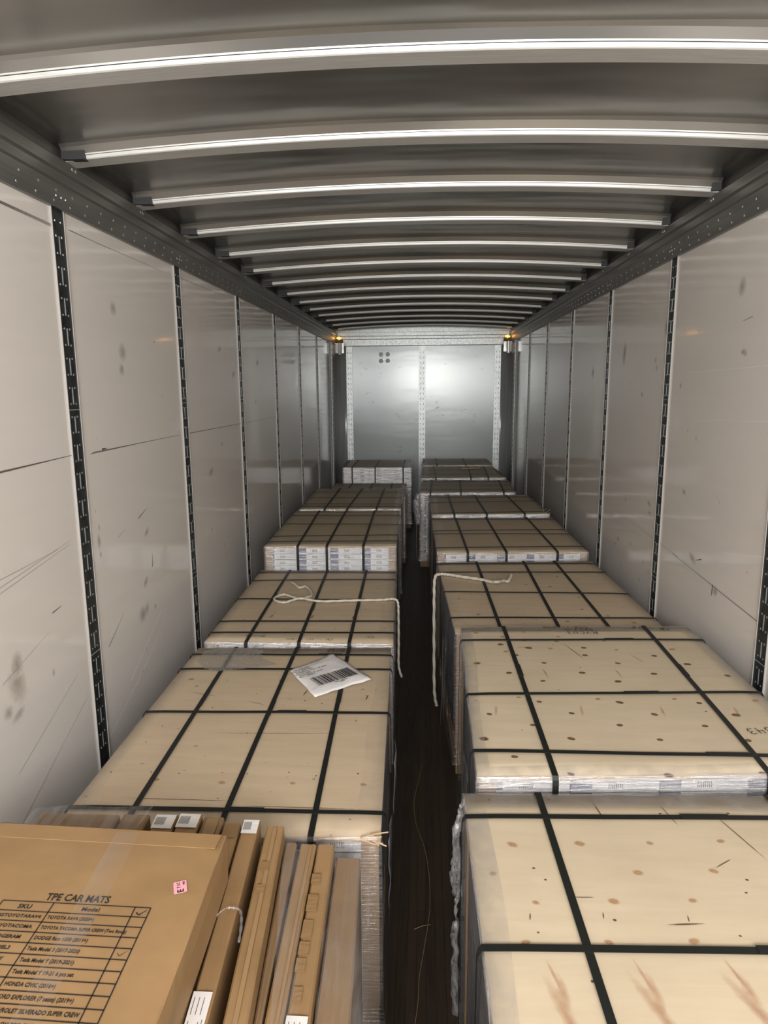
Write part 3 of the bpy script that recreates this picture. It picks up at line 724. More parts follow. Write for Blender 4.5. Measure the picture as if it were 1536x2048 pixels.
R2 = load('R2', -1.06, [(.19,2.933),(1.195,2.983),(1.19,1.80),(.17,1.735)], 'ply_clean', 'pale knotty load on the right with upside-down marker writing at its far edge', 4, 2,
     [(.378,.385),(1.002,.977)], [(2.76,2.805),(2.24,2.298),(1.865,1.875)], K2, K2P, rs2, [(.5,2.3),(.33,2.0),(1.0,2.75),(.95,2.15),(.56,2.73),(.62,2.50),(.2,2.2)], 'film_heavy', .003, topfilm=.04, topmat='film_band')
R3 = load('R3', -1.14, [(.113,4.396),(1.132,4.465),(1.175,3.12),(.172,3.09)], 'ply_mid', 'third load on the right, many tiny knots, white rope across its far left corner', 4, 2,
     [(.368,.39),(.681,.669),(.885,.911)], [(4.344,4.374),(4.136,4.167),(3.724,3.72),(3.283,3.311)], [], K3[::3], [], K3+[(x+.11, y-.07) for x, y in K3[:24]], 'film')
R4 = load('R4', -1.12, [(.089,5.859),(1.138,5.902),(1.151,4.635),(.113,4.593)], 'ply_mid', 'right hand load with white and blue carton ends under its front edge', 5, 3,
     [(.295,.324),(.561,.589),(.91,.939)], [(5.768,5.788),(5.291,5.372),(5.18,5.203),(4.712,4.785)], [], [], [], [(.3,5.5),(.7,5.3),(.9,5.6),(.5,4.9)], 'film_mid', rowh=.05)
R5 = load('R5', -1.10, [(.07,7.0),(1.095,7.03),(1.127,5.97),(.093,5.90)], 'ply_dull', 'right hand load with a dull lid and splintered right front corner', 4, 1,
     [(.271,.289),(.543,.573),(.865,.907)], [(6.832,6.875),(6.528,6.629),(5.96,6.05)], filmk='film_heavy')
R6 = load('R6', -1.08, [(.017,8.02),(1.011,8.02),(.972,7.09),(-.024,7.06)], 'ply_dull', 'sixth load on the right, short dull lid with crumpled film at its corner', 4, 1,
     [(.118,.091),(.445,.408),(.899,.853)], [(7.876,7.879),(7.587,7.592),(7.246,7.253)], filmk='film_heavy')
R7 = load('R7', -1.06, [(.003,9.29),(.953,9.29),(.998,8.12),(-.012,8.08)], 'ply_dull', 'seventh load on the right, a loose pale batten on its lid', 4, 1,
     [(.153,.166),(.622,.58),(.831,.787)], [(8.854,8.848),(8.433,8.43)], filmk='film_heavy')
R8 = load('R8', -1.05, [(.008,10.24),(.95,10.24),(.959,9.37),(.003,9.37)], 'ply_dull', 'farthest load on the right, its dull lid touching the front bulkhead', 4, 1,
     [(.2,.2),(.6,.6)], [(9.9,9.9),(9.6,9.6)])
L1 = load('L1', -1.2, [(-1.035,2.99),(-.131,3.03),(-.094,1.66),(-1.004,1.625)], 'ply_mid', 'nearest strapped load on the left, plywood lid carrying a white barcode mailer', 4, 3,
     [(-.858,-.812),(-.571,-.542),(-.326,-.284)], [(2.903,2.926),(2.734,2.765),(2.337,2.364),(1.744,1.758)], [], KL1P, [], KL1, 'film', .004)
L2 = load('L2', -1.2, [(-1.068,4.38),(-.169,4.395),(-.123,3.084),(-1.034,3.075)], 'ply_mid', 'second strapped load on the left with a loop of white rope lying on its lid', 4, 2,
     [(-.871,-.831),(-.619,-.576),(-.359,-.333)], [(4.318,4.345),(4.117,4.167),(3.734,3.746),(3.35,3.383),(3.187,3.214)], [], [], [], KL2, 'film_heavy', .003)
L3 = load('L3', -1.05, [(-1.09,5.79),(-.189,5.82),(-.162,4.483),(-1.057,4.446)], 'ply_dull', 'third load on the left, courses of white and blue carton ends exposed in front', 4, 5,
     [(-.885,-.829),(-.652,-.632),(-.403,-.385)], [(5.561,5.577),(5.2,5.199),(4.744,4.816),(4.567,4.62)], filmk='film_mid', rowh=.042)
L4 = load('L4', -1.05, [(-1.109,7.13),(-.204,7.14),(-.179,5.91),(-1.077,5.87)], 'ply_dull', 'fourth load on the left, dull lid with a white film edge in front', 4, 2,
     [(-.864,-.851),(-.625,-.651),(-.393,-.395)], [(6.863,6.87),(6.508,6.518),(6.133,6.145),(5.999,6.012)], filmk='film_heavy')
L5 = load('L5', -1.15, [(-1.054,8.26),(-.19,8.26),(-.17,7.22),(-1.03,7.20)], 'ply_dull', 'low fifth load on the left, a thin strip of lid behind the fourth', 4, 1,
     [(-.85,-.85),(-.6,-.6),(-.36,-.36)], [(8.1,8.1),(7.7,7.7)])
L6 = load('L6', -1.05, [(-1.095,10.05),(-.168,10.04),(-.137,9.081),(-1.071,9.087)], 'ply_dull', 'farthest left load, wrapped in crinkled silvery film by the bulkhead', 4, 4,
     [(-.94,-.94),(-.63,-.63),(-.255,-.255)], [], filmk='film_white', topfilm=.12, sidefilm='film_white')
# marker writing on the lids (upside down as seen from the rear doors)
def writing(ld, lines, mat='ink'):
    th, T, onlid, base = ld; b = bm_new()
    for s, x, y, ang, size, w in lines:
        handwrite(b, s, frame_at(x, y, onlid(x, y, .0046), ang), size, w)
    return obj('marker_writing', b, mat, th, off=base)
writing(R2, [('RYC03', .775, 2.893, 182, .022, .003), ('0A57-4', .765, 2.928, 182, .017, .0026), ('Cod 1-100H', .75, 2.955, 181, .016, .0024), ('ON -510', 1.10, 2.945, 172, .018, .003), ('543', 1.10, 2.045, 190, .024, .003)])
writing(L1, [('RX02', -.345, 2.985, 180, .017, .003), ('5A105', -.345, 3.005, 180, .012, .002)])
writing(L2, [('RYC02', -.76, 3.165, 180, .016, .003), ('0A526', -.75, 3.20, 180, .013, .002), ('62', -.22, 3.165, 180, .016, .002), ('OH - 2O - OHH', -.42, 3.125, 180, .014, .002)], 'ink_soft')
# torn corner and bubbled film on the nearest left load
th, T, onlid, base = L1
b = bm_new(); z0 = H-1.2
for k in range(7):
    a = Vector((-.10+random.uniform(-.02, .01), 1.66+random.uniform(-.01, .01), z0+random.uniform(-.02, .008)))
    ribbon(b, [a-Vector((.03, 0, 0)), a+Vector((random.uniform(.0, .03), -.012, random.uniform(-.02, .02)))], Vector((0, .0012, .0012)), .0006)
obj('torn_corner', b, 'card_pale', th, off=base)
b = bm_new(); cs = [(-.989,2.945),(-.93,2.975),(-.80,2.99),(-.72,2.96),(-.70,2.86),(-.62,2.80),(-.72,2.755),(-.86,2.71),(-.93,2.74),(-.99,2.83)]
cv = b.verts.new((-.84, 2.86, z0+.008)); rr = [b.verts.new((x, y, onlid(x, y, .007))) for x, y in cs]
mid = [b.verts.new((.5*(x-.84), .5*(y+2.86), onlid(.5*(x-.84), .5*(y+2.86), .0085))) for x, y in cs]
for i in range(len(rr)):
    k = (i+1) % len(rr); b.faces.new((rr[i], rr[k], mid[k], mid[i])); b.faces.new((mid[i], mid[k], cv))
bmesh.ops.subdivide_edges(b, edges=b.edges[:], cuts=2, use_grid_fill=True)
for v_ in b.verts: v_.co.z += .0015*noise.noise(v_.co*60)
obj('bubbled_film_patch', b, 'film_foam', th, off=base)
# loose batten on the seventh right load, splinters on the fifth
b = bm_new(); quad_box(b, (.50, 8.95, H-1.052), (.76, 8.985, H-1.040), rot=Matrix.Rotation(.35, 3, 'Z'), org=Vector((.63, 8.97, 0)))
tag(obj('wooden_batten', b, 'card_pale'), 'short pale wooden batten lying on a far right load', 'batten')
th, T, onlid, base = R5; b = bm_new()
for k in range(6):
    a = Vector((1.10+random.uniform(-.03, .03), 5.98+random.uniform(-.02, .25), H-1.098)); ribbon(b, [a, a+Vector((random.uniform(-.02, .05), 0, random.uniform(.0, .03)))], Vector((0, .003, 0)), .001)
obj('splinter', b, 'ply_edge', th, off=base)
# bunched film hanging at the corners of the right row
def bunch(ld, pts, radii, name='bunched_film'):
    th, T, onlid, base = ld; b = bm_new(); P = spline(pts, 10)
    R_ = [radii[min(int(i/10), len(radii)-1)] for i in range(len(P))]
    tube(b, P, R_, 14)
    for v_ in b.verts: v_.co += Vector((noise.noise(v_.co*28), noise.noise(v_.co*28+Vector((5, 5, 5))), noise.noise(v_.co*20+Vector((9, 0, 0)))))*.007+Vector((noise.noise(v_.co*110), noise.noise(v_.co*110+Vector((5, 5, 5))), 0))*.006
    return obj(name, b, 'film_lump', th, off=base, smooth=True)
bunch(R1, [(.128,1.675,H-1.09),(.118,1.67,H-1.14),(.112,1.66,H-1.20),(.110,1.66,H-1.30),(.114,1.67,H-1.38),(.110,1.66,H-1.46),(.112,1.66,H-1.6),(.115,1.66,H-1.75)], [.006,.010,.012,.013,.004,.009,.011,.008,.004])
bunch(R6, [(-.03,7.07,H-1.10),(-.05,7.06,H-1.16),(-.045,7.06,H-1.30),(-.03,7.06,H-1.42)], [.03,.045,.04,.02])
# curling paper sheets and boards pushed down beside the loads
def sheet(ld, x, y0, y1, z0, z1, mat, name, lean=.02):
    th, T, onlid, base = ld; b = bm_new(); g = []
    for j in range(9):
        g.append([])
        for i in range(7):
            u = i/6; v = j/8; g[-1].append(b.verts.new((x+lean*v+.008*noise.noise(Vector((u*2, v*3, y0*3))), y0+(y1-y0)*u, z0+(z1-z0)*v+.012*noise.noise(Vector((u*4, 2, y0))))))
    for j in range(8):
        for i in range(6): f = b.faces.new((g[j][i], g[j+1][i], g[j+1][i+1], g[j][i+1])); f.smooth = True
    solid(b, .002)
    return obj(name, b, mat, th, off=base)
sheet(R2, .150, 1.80, 1.86, .30, H-1.20, 'card_pale', 'hanging_board', .0)
sheet(R2, .155, 2.05, 2.22, .40, H-1.25, 'film_v', 'hanging_film', .01)
sheet(R3, .120, 3.15, 3.30, .25, H-1.22, 'film_v', 'hanging_film', .01)
sheet(R6, -.055, 7.03, 7.07, .10, H-1.2, 'card_pale', 'hanging_board', .0)
sheet(R3, .115, 3.4, 3.46, .1, H-1.3, 'grey_paper', 'loose_paper', .01)
sheet(L1, -.078, 2.15, 2.32, .42, H-1.27, 'grey_paper', 'loose_paper', -.0)
sheet(L1, -.082, 1.85, 1.98, .30, H-1.35, 'grey_paper', 'loose_paper', -.0)
sheet(R2, .150, 1.95, 2.02, .2, H-1.35, 'grey_paper', 'loose_paper', .01)

# ------------------------------------------------------------ mailer with barcode
zb = H-1.2
def mailer():
    b = bm_new(); C = [Vector((-.402,2.476,0)), Vector((-.192,2.651,0)), Vector((-.386,2.91,0)), Vector((-.55,2.72,0))]
    n = 18; top = []
    for j in range(n+1):
        top.append([])
        for i in range(n+1):
            u = i/n; v = j/n; p = (C[0]*(1-u)+C[1]*u)*(1-v)+(C[3]*(1-u)+C[2]*u)*v
            e = min(u, 1-u, v, 1-v)
            q = p+Vector((noise.noise(Vector((u*4, v*4, 2))), noise.noise(Vector((u*4, v*4, 7))), 0))*.008
            top[-1].append(b.verts.new((q.x, q.y, zb+.014+.010*min(1, e*6)+.005*abs(noise.noise(Vector((u*5, v*7, 4)))))))
    for j in range(n):
        for i in range(n): f = b.faces.new((top[j][i], top[j][i+1], top[j+1][i+1], top[j+1][i])); f.smooth = True
    solid(b, .003)
    o = obj('poly_mailer', b, 'mailer', None, off=(-.38, 2.68, zb+.01))
    tag(o, 'white plastic mailer with a large barcode lying skewed on the nearest left load', 'mailer')
    # barcode and small print
    ux = (C[1]-C[0]).normalized(); uy = Vector((-ux.y, ux.x, 0)); F = Matrix(((ux.x, uy.x, 0, C[0].x), (ux.y, uy.y, 0, C[0].y), (0, 0, 1, zb+.0305), (0, 0, 0, 1)))
    F2 = F; b = bm_new(); x = .05; rr = random.Random(3)
    while x < .235:
        w = rr.choice((.0022, .0022, .0045, .0068)); P = [F2 @ Vector(q) for q in ((x, .045, 0), (x+w, .045, 0), (x+w, .128, 0), (x, .128, 0))]
        b.faces.new([b.verts.new(p) for p in P]); x += w+rr.choice((.0022, .003, .005))
    for i, s in enumerate(('X001 24K7R1', 'New')): text_into(b, s, .145, .031-.009*i, .011, F2, align='CENTER')
    for i, s in enumerate(('SKU: 1299214', 'Mixed SKU 01 of 02', 'PO1 FC 0201', 'A30034 x 1 item - 20 units', 'MIX 01 shipment', 'DO1 P20 0207')): text_into(b, s, .02+.01*(i % 2), .155+.0145*i, .0135, F2)
    obj('barcode_print', b, 'ink', o, off=(-.38, 2.68, zb+.01))
    return o
mailer()

# ------------------------------------------------------------ ropes
def rope(pts, r, label, n=14):
    b = bm_new(); P = spline(pts, n); tube(b, P, r, 12, lobes=3, twist=1.1)
    o = obj('rope', b, 'rope', smooth=True); tag(o, label, 'rope'); return o
z = H-1.2+.013
rope([(-.80,4.06,z),(-.775,4.02,z+.004),(-.73,3.95,z),(-.696,3.964,z+.003),(-.65,3.88,z),(-.635,3.78,z),(-.70,3.735,z),(-.79,3.80,z+.002),(-.835,3.75,z),(-.82,3.69,z),(-.76,3.66,z),(-.682,3.71,z+.008),(-.563,3.68,z+.002),(-.396,3.70,z+.002),(-.227,3.724,z),(-.150,3.74,z),(-.126,3.742,z-.02),(-.122,3.735,z-.1),(-.120,3.70,z-.25),(-.118,3.64,z-.36),(-.10,3.62,z-.42)], .0065,
     'white braided rope looped on the second left load, hanging into the aisle')
z = H-1.14+.013
rope([(.545,3.99,z+.02),(.515,3.90,z+.006),(.49,3.93,z),(.45,3.87,z+.01),(.42,3.90,z),(.357,3.954,z),(.241,4.015,z),(.167,4.057,z),(.118,4.06,z),(.090,4.04,z-.02),(.085,3.98,z-.15),(.084,3.85,z-.40),(.086,3.75,z-.62),(.100,3.72,z-.70)], .0085,
     'white braided rope over the left edge of the third load on the right')
# string on the aisle floor and an offcut
b = bm_new(); tube(b, spline([(x, y, .006+.01*(i % 3 == 1)) for i, (x, y) in enumerate([(.018,3.189),(.001,3.018),(-.02,2.855),(-.009,2.691),(.026,2.529),(.045,2.383),(.048,2.25),(.044,2.152),(.026,2.018),(.01,1.898),(.006,1.79),(-.02,1.6)])], 6), .0014, 6)
tag(obj('string', b, 'wire', smooth=True), 'thin tan string curving along the dark aisle floor', 'string')
b = bm_new(); tube(b, [(-.01,2.10,.006), (.02,2.115,.008), (.05,2.125,.006)], .0016, 6); tag(obj('splinter', b, 'wire', smooth=True), 'short pale splinter lying across the string on the aisle floor', 'splinter')

# ------------------------------------------------------------ foreground pallet of flat cartons
b = bm_new()
for k in range(6): quad_box(b, (-1.02, .30+k*.21, .112), (-.09, .43+k*.21, .132))
for x in (-1.02, -.60, -.19): quad_box(b, (x, .30, .095), (x+.10, 1.48, .112)); quad_box(b, (x, .30, 0), (x+.10, 1.48, .015))
wp = obj('wooden_pallet', b, 'pallet_wood', off=(-.55, .9, 0)); tag(wp, 'wooden pallet beneath the upright flat cartons at the lower left', 'pallet')
for x in (-1.02, -.60, -.19):
    for y in (.30, .84, 1.38):
        b = bm_new(); quad_box(b, (x, y, .015), (x+.10, y+.10, .095)); obj('block', b, 'pallet_wood', wp, off=(-.55, .9, 0))
def flat_carton(far, near, zf, zn, label, mat='card', yf=1.555, yn=.70, lab=None, toplab=False, seam=None, patches=(), zbase=.134, wobble=.0013, dark=False):
    """tall thin carton on its narrow edge; far/near = (x_left, x_right) of the top face"""
    k_ = (1.555-yn)/(1.555-.96); near = tuple(f_+(n_-f_)*k_ for f_, n_ in zip(far, near))
    g = 'flat cartons standing on edge at the lower left'
    cx_ = (far[0]+far[1]+near[0]+near[1])/4; base = (cx_, (yf+yn)/2, zbase)
    th = thing('flat_carton', label, 'carton', base, g)
    def P(u, v, e=0):  # v 0 near .. 1 far
        x = (near[0]*(1-u)+near[1]*u)*(1-v)+(far[0]*(1-u)+far[1]*u)*v
        return Vector((x, yn+(yf-yn)*v, H+(zn*(1-v)+zf*v)))
    b = bm_new(); n = 12; R_ = []
    for j in range(n+1):
        v = j/n; a = P(0, v); c = P(1, v); w = wobble*noise.noise(Vector((v*4, cx_*9, 1))); w2 = wobble*noise.noise(Vector((v*4, cx_*9, 5)))
        ro = .004
        R_.append([b.verts.new(q) for q in (Vector((a.x-w, a.y, zbase)), Vector((a.x+w, a.y, a.z-ro)), Vector((a.x+ro+w, a.y, a.z+w2)), Vector(((a.x+c.x)/2+w, a.y, (a.z+c.z)/2+w2-.001)), Vector((c.x-ro+w, c.y, c.z+w2)), Vector((c.x+w, c.y, c.z-ro)), Vector((c.x-w, c.y, zbase)))])
    for j in range(n):
        for k in range(6): b.faces.new((R_[j][k], R_[j+1][k], R_[j+1][k+1], R_[j][k+1]))
        b.faces.new((R_[j][6], R_[j+1][6], R_[j+1][0], R_[j][0]))
    b.faces.new(R_[0]); b.faces.new(R_[-1][::-1]); bmesh.ops.recalc_face_normals(b, faces=b.faces)
    obj('carton_body', b, mat, th, off=base)
    def strip(u0, u1, v0, v1, m, name, dz=.0025, par=None, bend=0):
        b = bm_new(); q = [[P(u, v0+(v1-v0)*k/6)+Vector((0, 0, dz+random.uniform(0, .0006))) for u in (u0, u1)] for k in range(7)]
        V = [[b.verts.new(p) for p in r_] for r_ in q]
        for k in range(6): b.faces.new((V[k][0], V[k][1], V[k+1][1], V[k+1][0]))
        solid(b, -.0004); return obj(name, b, m, par or th, off=base)
    if seam is not None: strip(seam[0], seam[1], .02, .99, 'clear_tape', 'tape', .0022)
    for (u0, u1, v0, v1) in patches: strip(u0, u1, v0, v1, 'tape', 'tape', .003)
    def label_at(v0, v1, u0=.1, u1=.95, bars=True):
        L = strip(u0, u1, v0, v1, 'white_label', 'shipping_label', .0042)
        b = bm_new(); k = 0; v = v0+(v1-v0)*.25
        rr = random.Random(int(v0*1000))
        if bars:
            for q in range(9):
                uu = u0+(u1-u0)*(.14+.085*q); ve = v0+(v1-v0)*rr.uniform(.50, .66)
                pts = [P(uu, v0+(v1-v0)*.34), P(uu+.03, v0+(v1-v0)*.34), P(uu+.03, ve), P(uu, ve)]
                b.faces.new([b.verts.new(p+Vector((0, 0, .0055))) for p in pts])
                if q % 3 == 0:
                    pts = [P(uu, v0+(v1-v0)*.70), P(uu+.03, v0+(v1-v0)*.70), P(uu+.03, v0+(v1-v0)*.92), P(uu, v0+(v1-v0)*.92)]
                    b.faces.new([b.verts.new(p+Vector((0, 0, .0055))) for p in pts])
            for q in range(5):
                va = v0+(v1-v0)*(.06+.045*q); pts = [P(u0+.1, va), P(u1-.25, va), P(u1-.25, va+(v1-v0)*.022), P(u0+.1, va+(v1-v0)*.022)]
                b.faces.new([b.verts.new(p+Vector((0, 0, .0055))) for p in pts])
        obj('label_print', b, 'ink_soft', L, off=base)
    if lab: label_at(*lab)
    if toplab:
        # label folded over the far top end
        L = strip(.02, .98, .93, .992, 'white_label', 'shipping_label', .004); b = bm_new()
        for q in range(8):
            uu = .1+.06*q; pts = [P(uu, .945), P(uu+.03, .945), P(uu+.03, .98), P(uu, .98)]; b.faces.new([b.verts.new(p+Vector((0, 0, .0052))) for p in pts])
        obj('label_print', b, 'ink_soft', L, off=base)
    return th
zq = -1.085
flat_carton((-.975,-.765), (-.93,-.72), -1.086, -1.092, 'widest brown flat carton standing at the far left behind the printed box', 'card_dark', 1.56)
flat_carton((-.755,-.685), (-.71,-.645), -1.083, -1.09, 'flat carton with dark rubbed corners, right of the widest one', 'card_dark', 1.56)
flat_carton((-.665,-.610), (-.62,-.57), -1.081, -1.09, 'flat carton with a smudged, tilted white label on its far end', 'card', 1.56, toplab=True)
flat_carton((-.604,-.548), (-.56,-.51), -1.080, -1.09, 'flat carton with a crisp barcode label on its far end, behind the printed box', 'card', 1.565, toplab=True)
flat_carton((-.542,-.490), (-.50,-.455), -1.084, -1.09, 'flat carton sealed with crackled brown tape, behind the printed box corner', 'card_dark', 1.56, seam=(.2, .8))
flat_carton((-.484,-.442), (-.438,-.396), -1.09, -1.09, 'flat carton half under the right edge of the printed box', 'card', 1.545, patches=((.05, .95, .93, .995),))
flat_carton((-.435,-.394), (-.390,-.352), -1.085, -1.085, 'flat carton with white labels at both ends, first clear of the printed box', 'card', 1.555, lab=(.22, .405, .02, .93), toplab=True)
flat_carton((-.376,-.332), (-.327,-.283), -1.095, -1.095, 'raised flat carton with a long taped double seam', 'card', 1.548, seam=(.42, .62), patches=((.2, .6, .80, .84), (.2, .6, .72, .75)))
flat_carton((-.328,-.300), (-.281,-.269), -1.14, -1.14, 'narrow low flat carton squeezed left of the thin dark gap', 'card_dark', 1.545, lab=(.18, .375, .05, .95))
flat_carton((-.290,-.250), (-.2655,-.232), -1.142, -1.142, 'flat carton just right of the thin dark gap', 'card', 1.545, seam=(.60, .78))
flat_carton((-.246,-.204), (-.227,-.182), -1.142, -1.142, 'flat carton patched with short brown tape pieces, large white label near the camera', 'card', 1.545,
            lab=(.235, .425, .02, .92), patches=((0, .5, .83, .87), (0, .55, .73, .79), (0, .5, .64, .70), (0, .5, .59, .63), (.0, .45, .54, .58), (.1, .5, .46, .50)))
flat_carton((-.198,-.137), (-.177,-.108), -1.17, -1.17, 'lowest flat carton at the aisle side, veiled by hanging film', 'card_dark', 1.535)
# twisted film knot between the cartons
b = bm_new(); P = spline([(-.41,1.22,H-1.078),(-.392,1.235,H-1.070),(-.375,1.24,H-1.072),(-.36,1.235,H-1.075),(-.352,1.21,H-1.085),(-.350,1.18,H-1.10)], 8)
tube(b, P, [.0015+.0022*abs(math.sin(i*.7)) for i in range(len(P))], 8)
tag(obj('film_knot', b, 'film_v', smooth=True), 'twisted band of clear film tied across two flat cartons', 'film')

# printed mats box lying on the upright cartons
BZ = H-.962
def mats_box():
    base = (-.66, .95, H-1.078); th = thing('mats_carton', 'large brown carton printed with a car mats table, pink sticker near its right edge', 'carton', base)
    C = [Vector((-.925, .62, 0)), Vector((-.382, .62, 0)), Vector((-.413, 1.325, 0)), Vector((-.935, 1.348, 0))]
    b = bm_new(); n = 14; G = []
    for j in range(n+1):
        G.append([])
        for i in range(n+1):
            u = i/n; v = j/n; p = (C[0]*(1-u)+C[1]*u)*(1-v)+(C[3]*(1-u)+C[2]*u)*v
            e = min(u, 1-u, v, 1-v); e2 = max(0, 1-e/.06)
            G[-1].append(b.verts.new((p.x, p.y, BZ-.010*e2*e2*abs(noise.noise(Vector((u*3, v*3, 1))))-.003*e2**3)))
    for j in range(n):
        for i in range(n): f = b.faces.new((G[j][i], G[j][i+1], G[j+1][i+1], G[j+1][i])); f.smooth = True
    loop = [G[0][i] for i in range(n)]+[G[j][n] for j in range(n)]+[G[n][n-i] for i in range(n)]+[G[n-j][0] for j in range(n)]
    prev = loop
    for k, (dz, o_) in enumerate(((-.006, .004), (-.04, .006), (-.116, .002))):
        cur = []
        for v_ in loop:
            d = Vector((v_.co.x+.66, v_.co.y-.88, 0)).normalized(); cur.append(b.verts.new((v_.co.x+d.x*(o_+.003*noise.noise(v_.co*9+Vector((0, 0, k)))), v_.co.y+d.y*o_, BZ+dz)))
        for i in range(len(loop)):
            q = (i+1) % len(loop); b.faces.new((prev[q], prev[i], cur[i], cur[q]))
        prev = cur
    b.faces.new(prev[::-1]); obj('carton_body', b, 'card', th, off=base)
    # flap edge tape along the far side
    b = bm_new(); quad_box(b, (-.930, 1.285, BZ+.0002), (-.420, 1.330, BZ+.0014), rot=Matrix.Rotation(-.035, 3, 'Z'), org=Vector((-.675, 1.3, 0))); obj('flap', b, 'card', th, off=base)
    # printed table
    F = Matrix.Translation((-.783, 1.110, BZ+.0012)) @ Matrix.Rotation(math.radians(-1.2), 4, 'Z') @ Matrix(((1, -.070, 0, 0), (0, 1, 0, 0), (0, 0, 1, 0), (0, 0, 0, 1)))
    b = bm_new(); ph = .0238; rowsN = 13; W_ = .292; lw = .0011
    def ln(x0, y0, x1, y1):
        if abs(x1-x0) > abs(y1-y0): q = ((x0, y0-lw), (x1, y1-lw), (x1, y1+lw), (x0, y0+lw))
        else: q = ((x0-lw, y0), (x1, y1) if 0 else (x1-lw, y1), (x1+lw, y1), (x0+lw, y0))
        b.faces.new([b.verts.new(F @ Vector((px, py, 0))) for px, py in q])
    for k in range(rowsN+1): ln(0, -ph*k, W_, -ph*k)
    for x in (0, .102, .262, W_): ln(x, 0, x, -ph*rowsN)
    rows_ = [('SKU', 'Model'), ('UGTOYOTARAV4', 'TOYOTA RAV4 (2020+)'), ('TOYOTACOMA', 'TOYOTA TACOMA SUPER CREW (Two Rows)'), ('DODGERAM', 'DODGE Ram 1500 (2019+)'),
             ('TMODEL3', 'Tesla Model 3 (2017-2020)'), ('TMODELY', 'Tesla Model Y (2019-2021)'), ('TMYEPIC', 'Tesla Model Y 19-21 6 pcs set'), ('CIVIC', 'HONDA CIVIC (2016+)'),
             ('EXPLORER', 'FORD EXPLORER (7 seats) (2019+)'), ('SILVERADO', 'CHEVROLET SILVERADO SUPER CREW'), ('JEEP', 'JEEP GLADIATOR (2020+)'), ('F150', 'FORD F150 SUPER CREW'), ('RAPTOR', 'FORD RAPTOR')]
    for k, (a, m_) in enumerate(rows_):
        y = -ph*k-.0165
        if k == 0:
            text_into(b, a, .051, y-.001,   .0150, F, 0, .0002, align='CENTER'); text_into(b, m_, .180, y,   .0140, F, 0, .0001, align='CENTER')
        else:
            text_into(b, a, .051, y+.001, .0110, F, 0, .0001, align='CENTER'); text_into(b, m_, .107, y+.001, .0115 if len(m_) < 34 else .0105, F, 0, .0001, sx=.76)
    text_into(b, 'TPE CAR MATS', .080, .006, .0250, F, .0, .0003, sx=.76)
    for (x, y, s, w) in ((.277, -.014, 1.0, .0028), (.277, -ph*4-.012, .9, .0013)):
        pts = [F @ Vector(p+(0,)) for p in ((x-.008*s, y+.001), (x-.002*s, y-.005*s), (x+.010*s, y+.008*s))]
        for p, q in zip(pts[:-1], pts[1:]):
            n_ = (q-p).cross(Vector((0, 0, 1))).normalized()*w/2; b.faces.new([b.verts.new(r_) for r_ in (p-n_, q-n_*.4, q+n_*.4, p+n_)])
    obj('printed_table', b, 'ink', th, off=base)
    # pink sticker
    F3 = Matrix.Translation((-.4545, 1.160, BZ+.0016)) @ Matrix.Rotation(math.radians(112), 4, 'Z')
    b = bm_new(); w, h_ = .017, .0125
    P = []
    for cx2, cy2, a0 in ((w, h_, 0), (-w, h_, 90), (-w, -h_, 180), (w, -h_, 270)):
        for k in range(4):
            q = math.radians(a0+30*k); P.append(F3 @ Vector((cx2-.003*(1 if cx2 > 0 else -1)+.003*math.cos(q), cy2-.003*(1 if cy2 > 0 else -1)+.003*math.sin(q), 0)))
    b.faces.new([b.verts.new(p) for p in P]); solid(b, -.0003)
    st = obj('pink_sticker', b, 'pink', th, off=base); st['label'] = 'small pink sticker with a bold letter E'
    b = bm_new(); F4 = F3 @ Matrix.Translation((0, 0, .0006)); text_into(b, 'E', -.0160, -.006, .017, F4, 0, .0004); text_into(b, '7.1C', -.003, .000, .009, F4, 0, .0001); text_into(b, 'MIX', .004, -.009, .006, F4)
    obj('sticker_print', b, 'ink', st, off=base)
    # clear tape band down the middle
    b = bm_new(); V = [b.verts.new(Vector(q)) for q in ((-.60, .65, BZ+.0018), (-.555, .65, BZ+.0018), (-.600, 1.32, BZ+.0016), (-.655, 1.32, BZ+.0016))]
    b.faces.new(V); obj('clear_band', b, 'film_top', th, off=base)
    return th
mats_box()

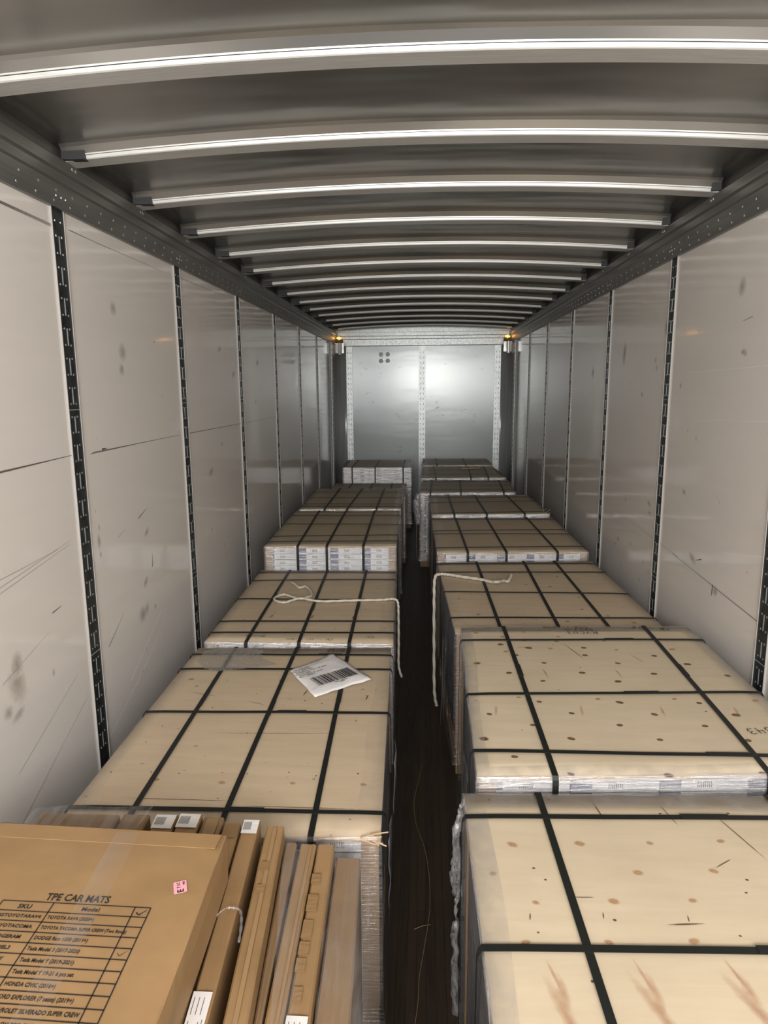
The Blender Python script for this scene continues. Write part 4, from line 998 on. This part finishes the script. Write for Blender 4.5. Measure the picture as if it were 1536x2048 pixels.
# film sheets over the foreground pallet
def film_sheet(label, pts_a, pts_b, n, mat, amp, name='stretch_film'):
    A = spline(pts_a, n); B_ = spline(pts_b, n); b = bm_new(); m = 14; G = []
    for p, q in zip(A, B_):
        G.append([])
        for k in range(m+1):
            r_ = p.lerp(q, k/m); r_ = r_+Vector((noise.noise(r_*9), noise.noise(r_*9+Vector((3, 3, 3))), noise.noise(r_*9+Vector((7, 1, 1)))))*amp*math.sin(math.pi*(.15+.7*k/m)); G[-1].append(b.verts.new(r_))
    for j in range(len(G)-1):
        for k in range(m): f = b.faces.new((G[j][k], G[j+1][k], G[j+1][k+1], G[j][k+1])); f.smooth = True
    o = obj(name, b, mat); tag(o, label, 'film'); return o
film_sheet('clear film sheet hanging over the aisle side of the upright flat cartons',
    [(-.205,1.562,H-1.135),(-.175,1.562,H-1.160),(-.125,1.56,H-1.163),(-.100,1.545,H-1.20),(-.095,1.54,H-1.45),(-.098,1.53,H-1.72)],
    [(-.150,.50,H-1.130),(-.11,.50,H-1.155),(-.068,.50,H-1.165),(-.050,.50,H-1.20),(-.045,.50,H-1.45),(-.05,.50,H-1.72)], 6, 'film_v', .006)
film_sheet('streaky clear film stretched over the middle of the upright flat cartons',
    [(-.33,1.563,H-1.092),(-.30,1.563,H-1.100),(-.27,1.563,H-1.125)], [(-.22,.80,H-1.11),(-.20,.80,H-1.115),(-.18,.80,H-1.13)], 6, 'film_v', .006)
film_sheet('wrinkled clear film lying over the far left flat cartons',
    [(-1.0,1.575,H-1.085),(-.9,1.575,H-1.072),(-.78,1.575,H-1.074),(-.68,1.575,H-1.066)], [(-.99,1.40,H-1.080),(-.9,1.40,H-1.074),(-.78,1.40,H-1.076),(-.69,1.40,H-1.070)], 6, 'film_v', .006)
b = bm_new(); P = spline([(-.070,1.38,H-1.52),(-.060,1.40,H-1.60),(-.075,1.36,H-1.68),(-.058,1.38,H-1.76),(-.065,1.36,H-1.86)], 12)
tube(b, P, [.012+.012*abs(math.sin(i*.35)) for i in range(len(P))], 18)
for v_ in b.verts: v_.co += Vector((noise.noise(v_.co*35), noise.noise(v_.co*35+Vector((5, 5, 5))), noise.noise(v_.co*30)))*.014
for v_ in b.verts: v_.co.z = max(v_.co.z, .004)
tag(obj('film_bundle', b, 'film_lump', smooth=True), 'crumpled silvery bundle of film hanging beside the lower left cartons in the aisle', 'film')
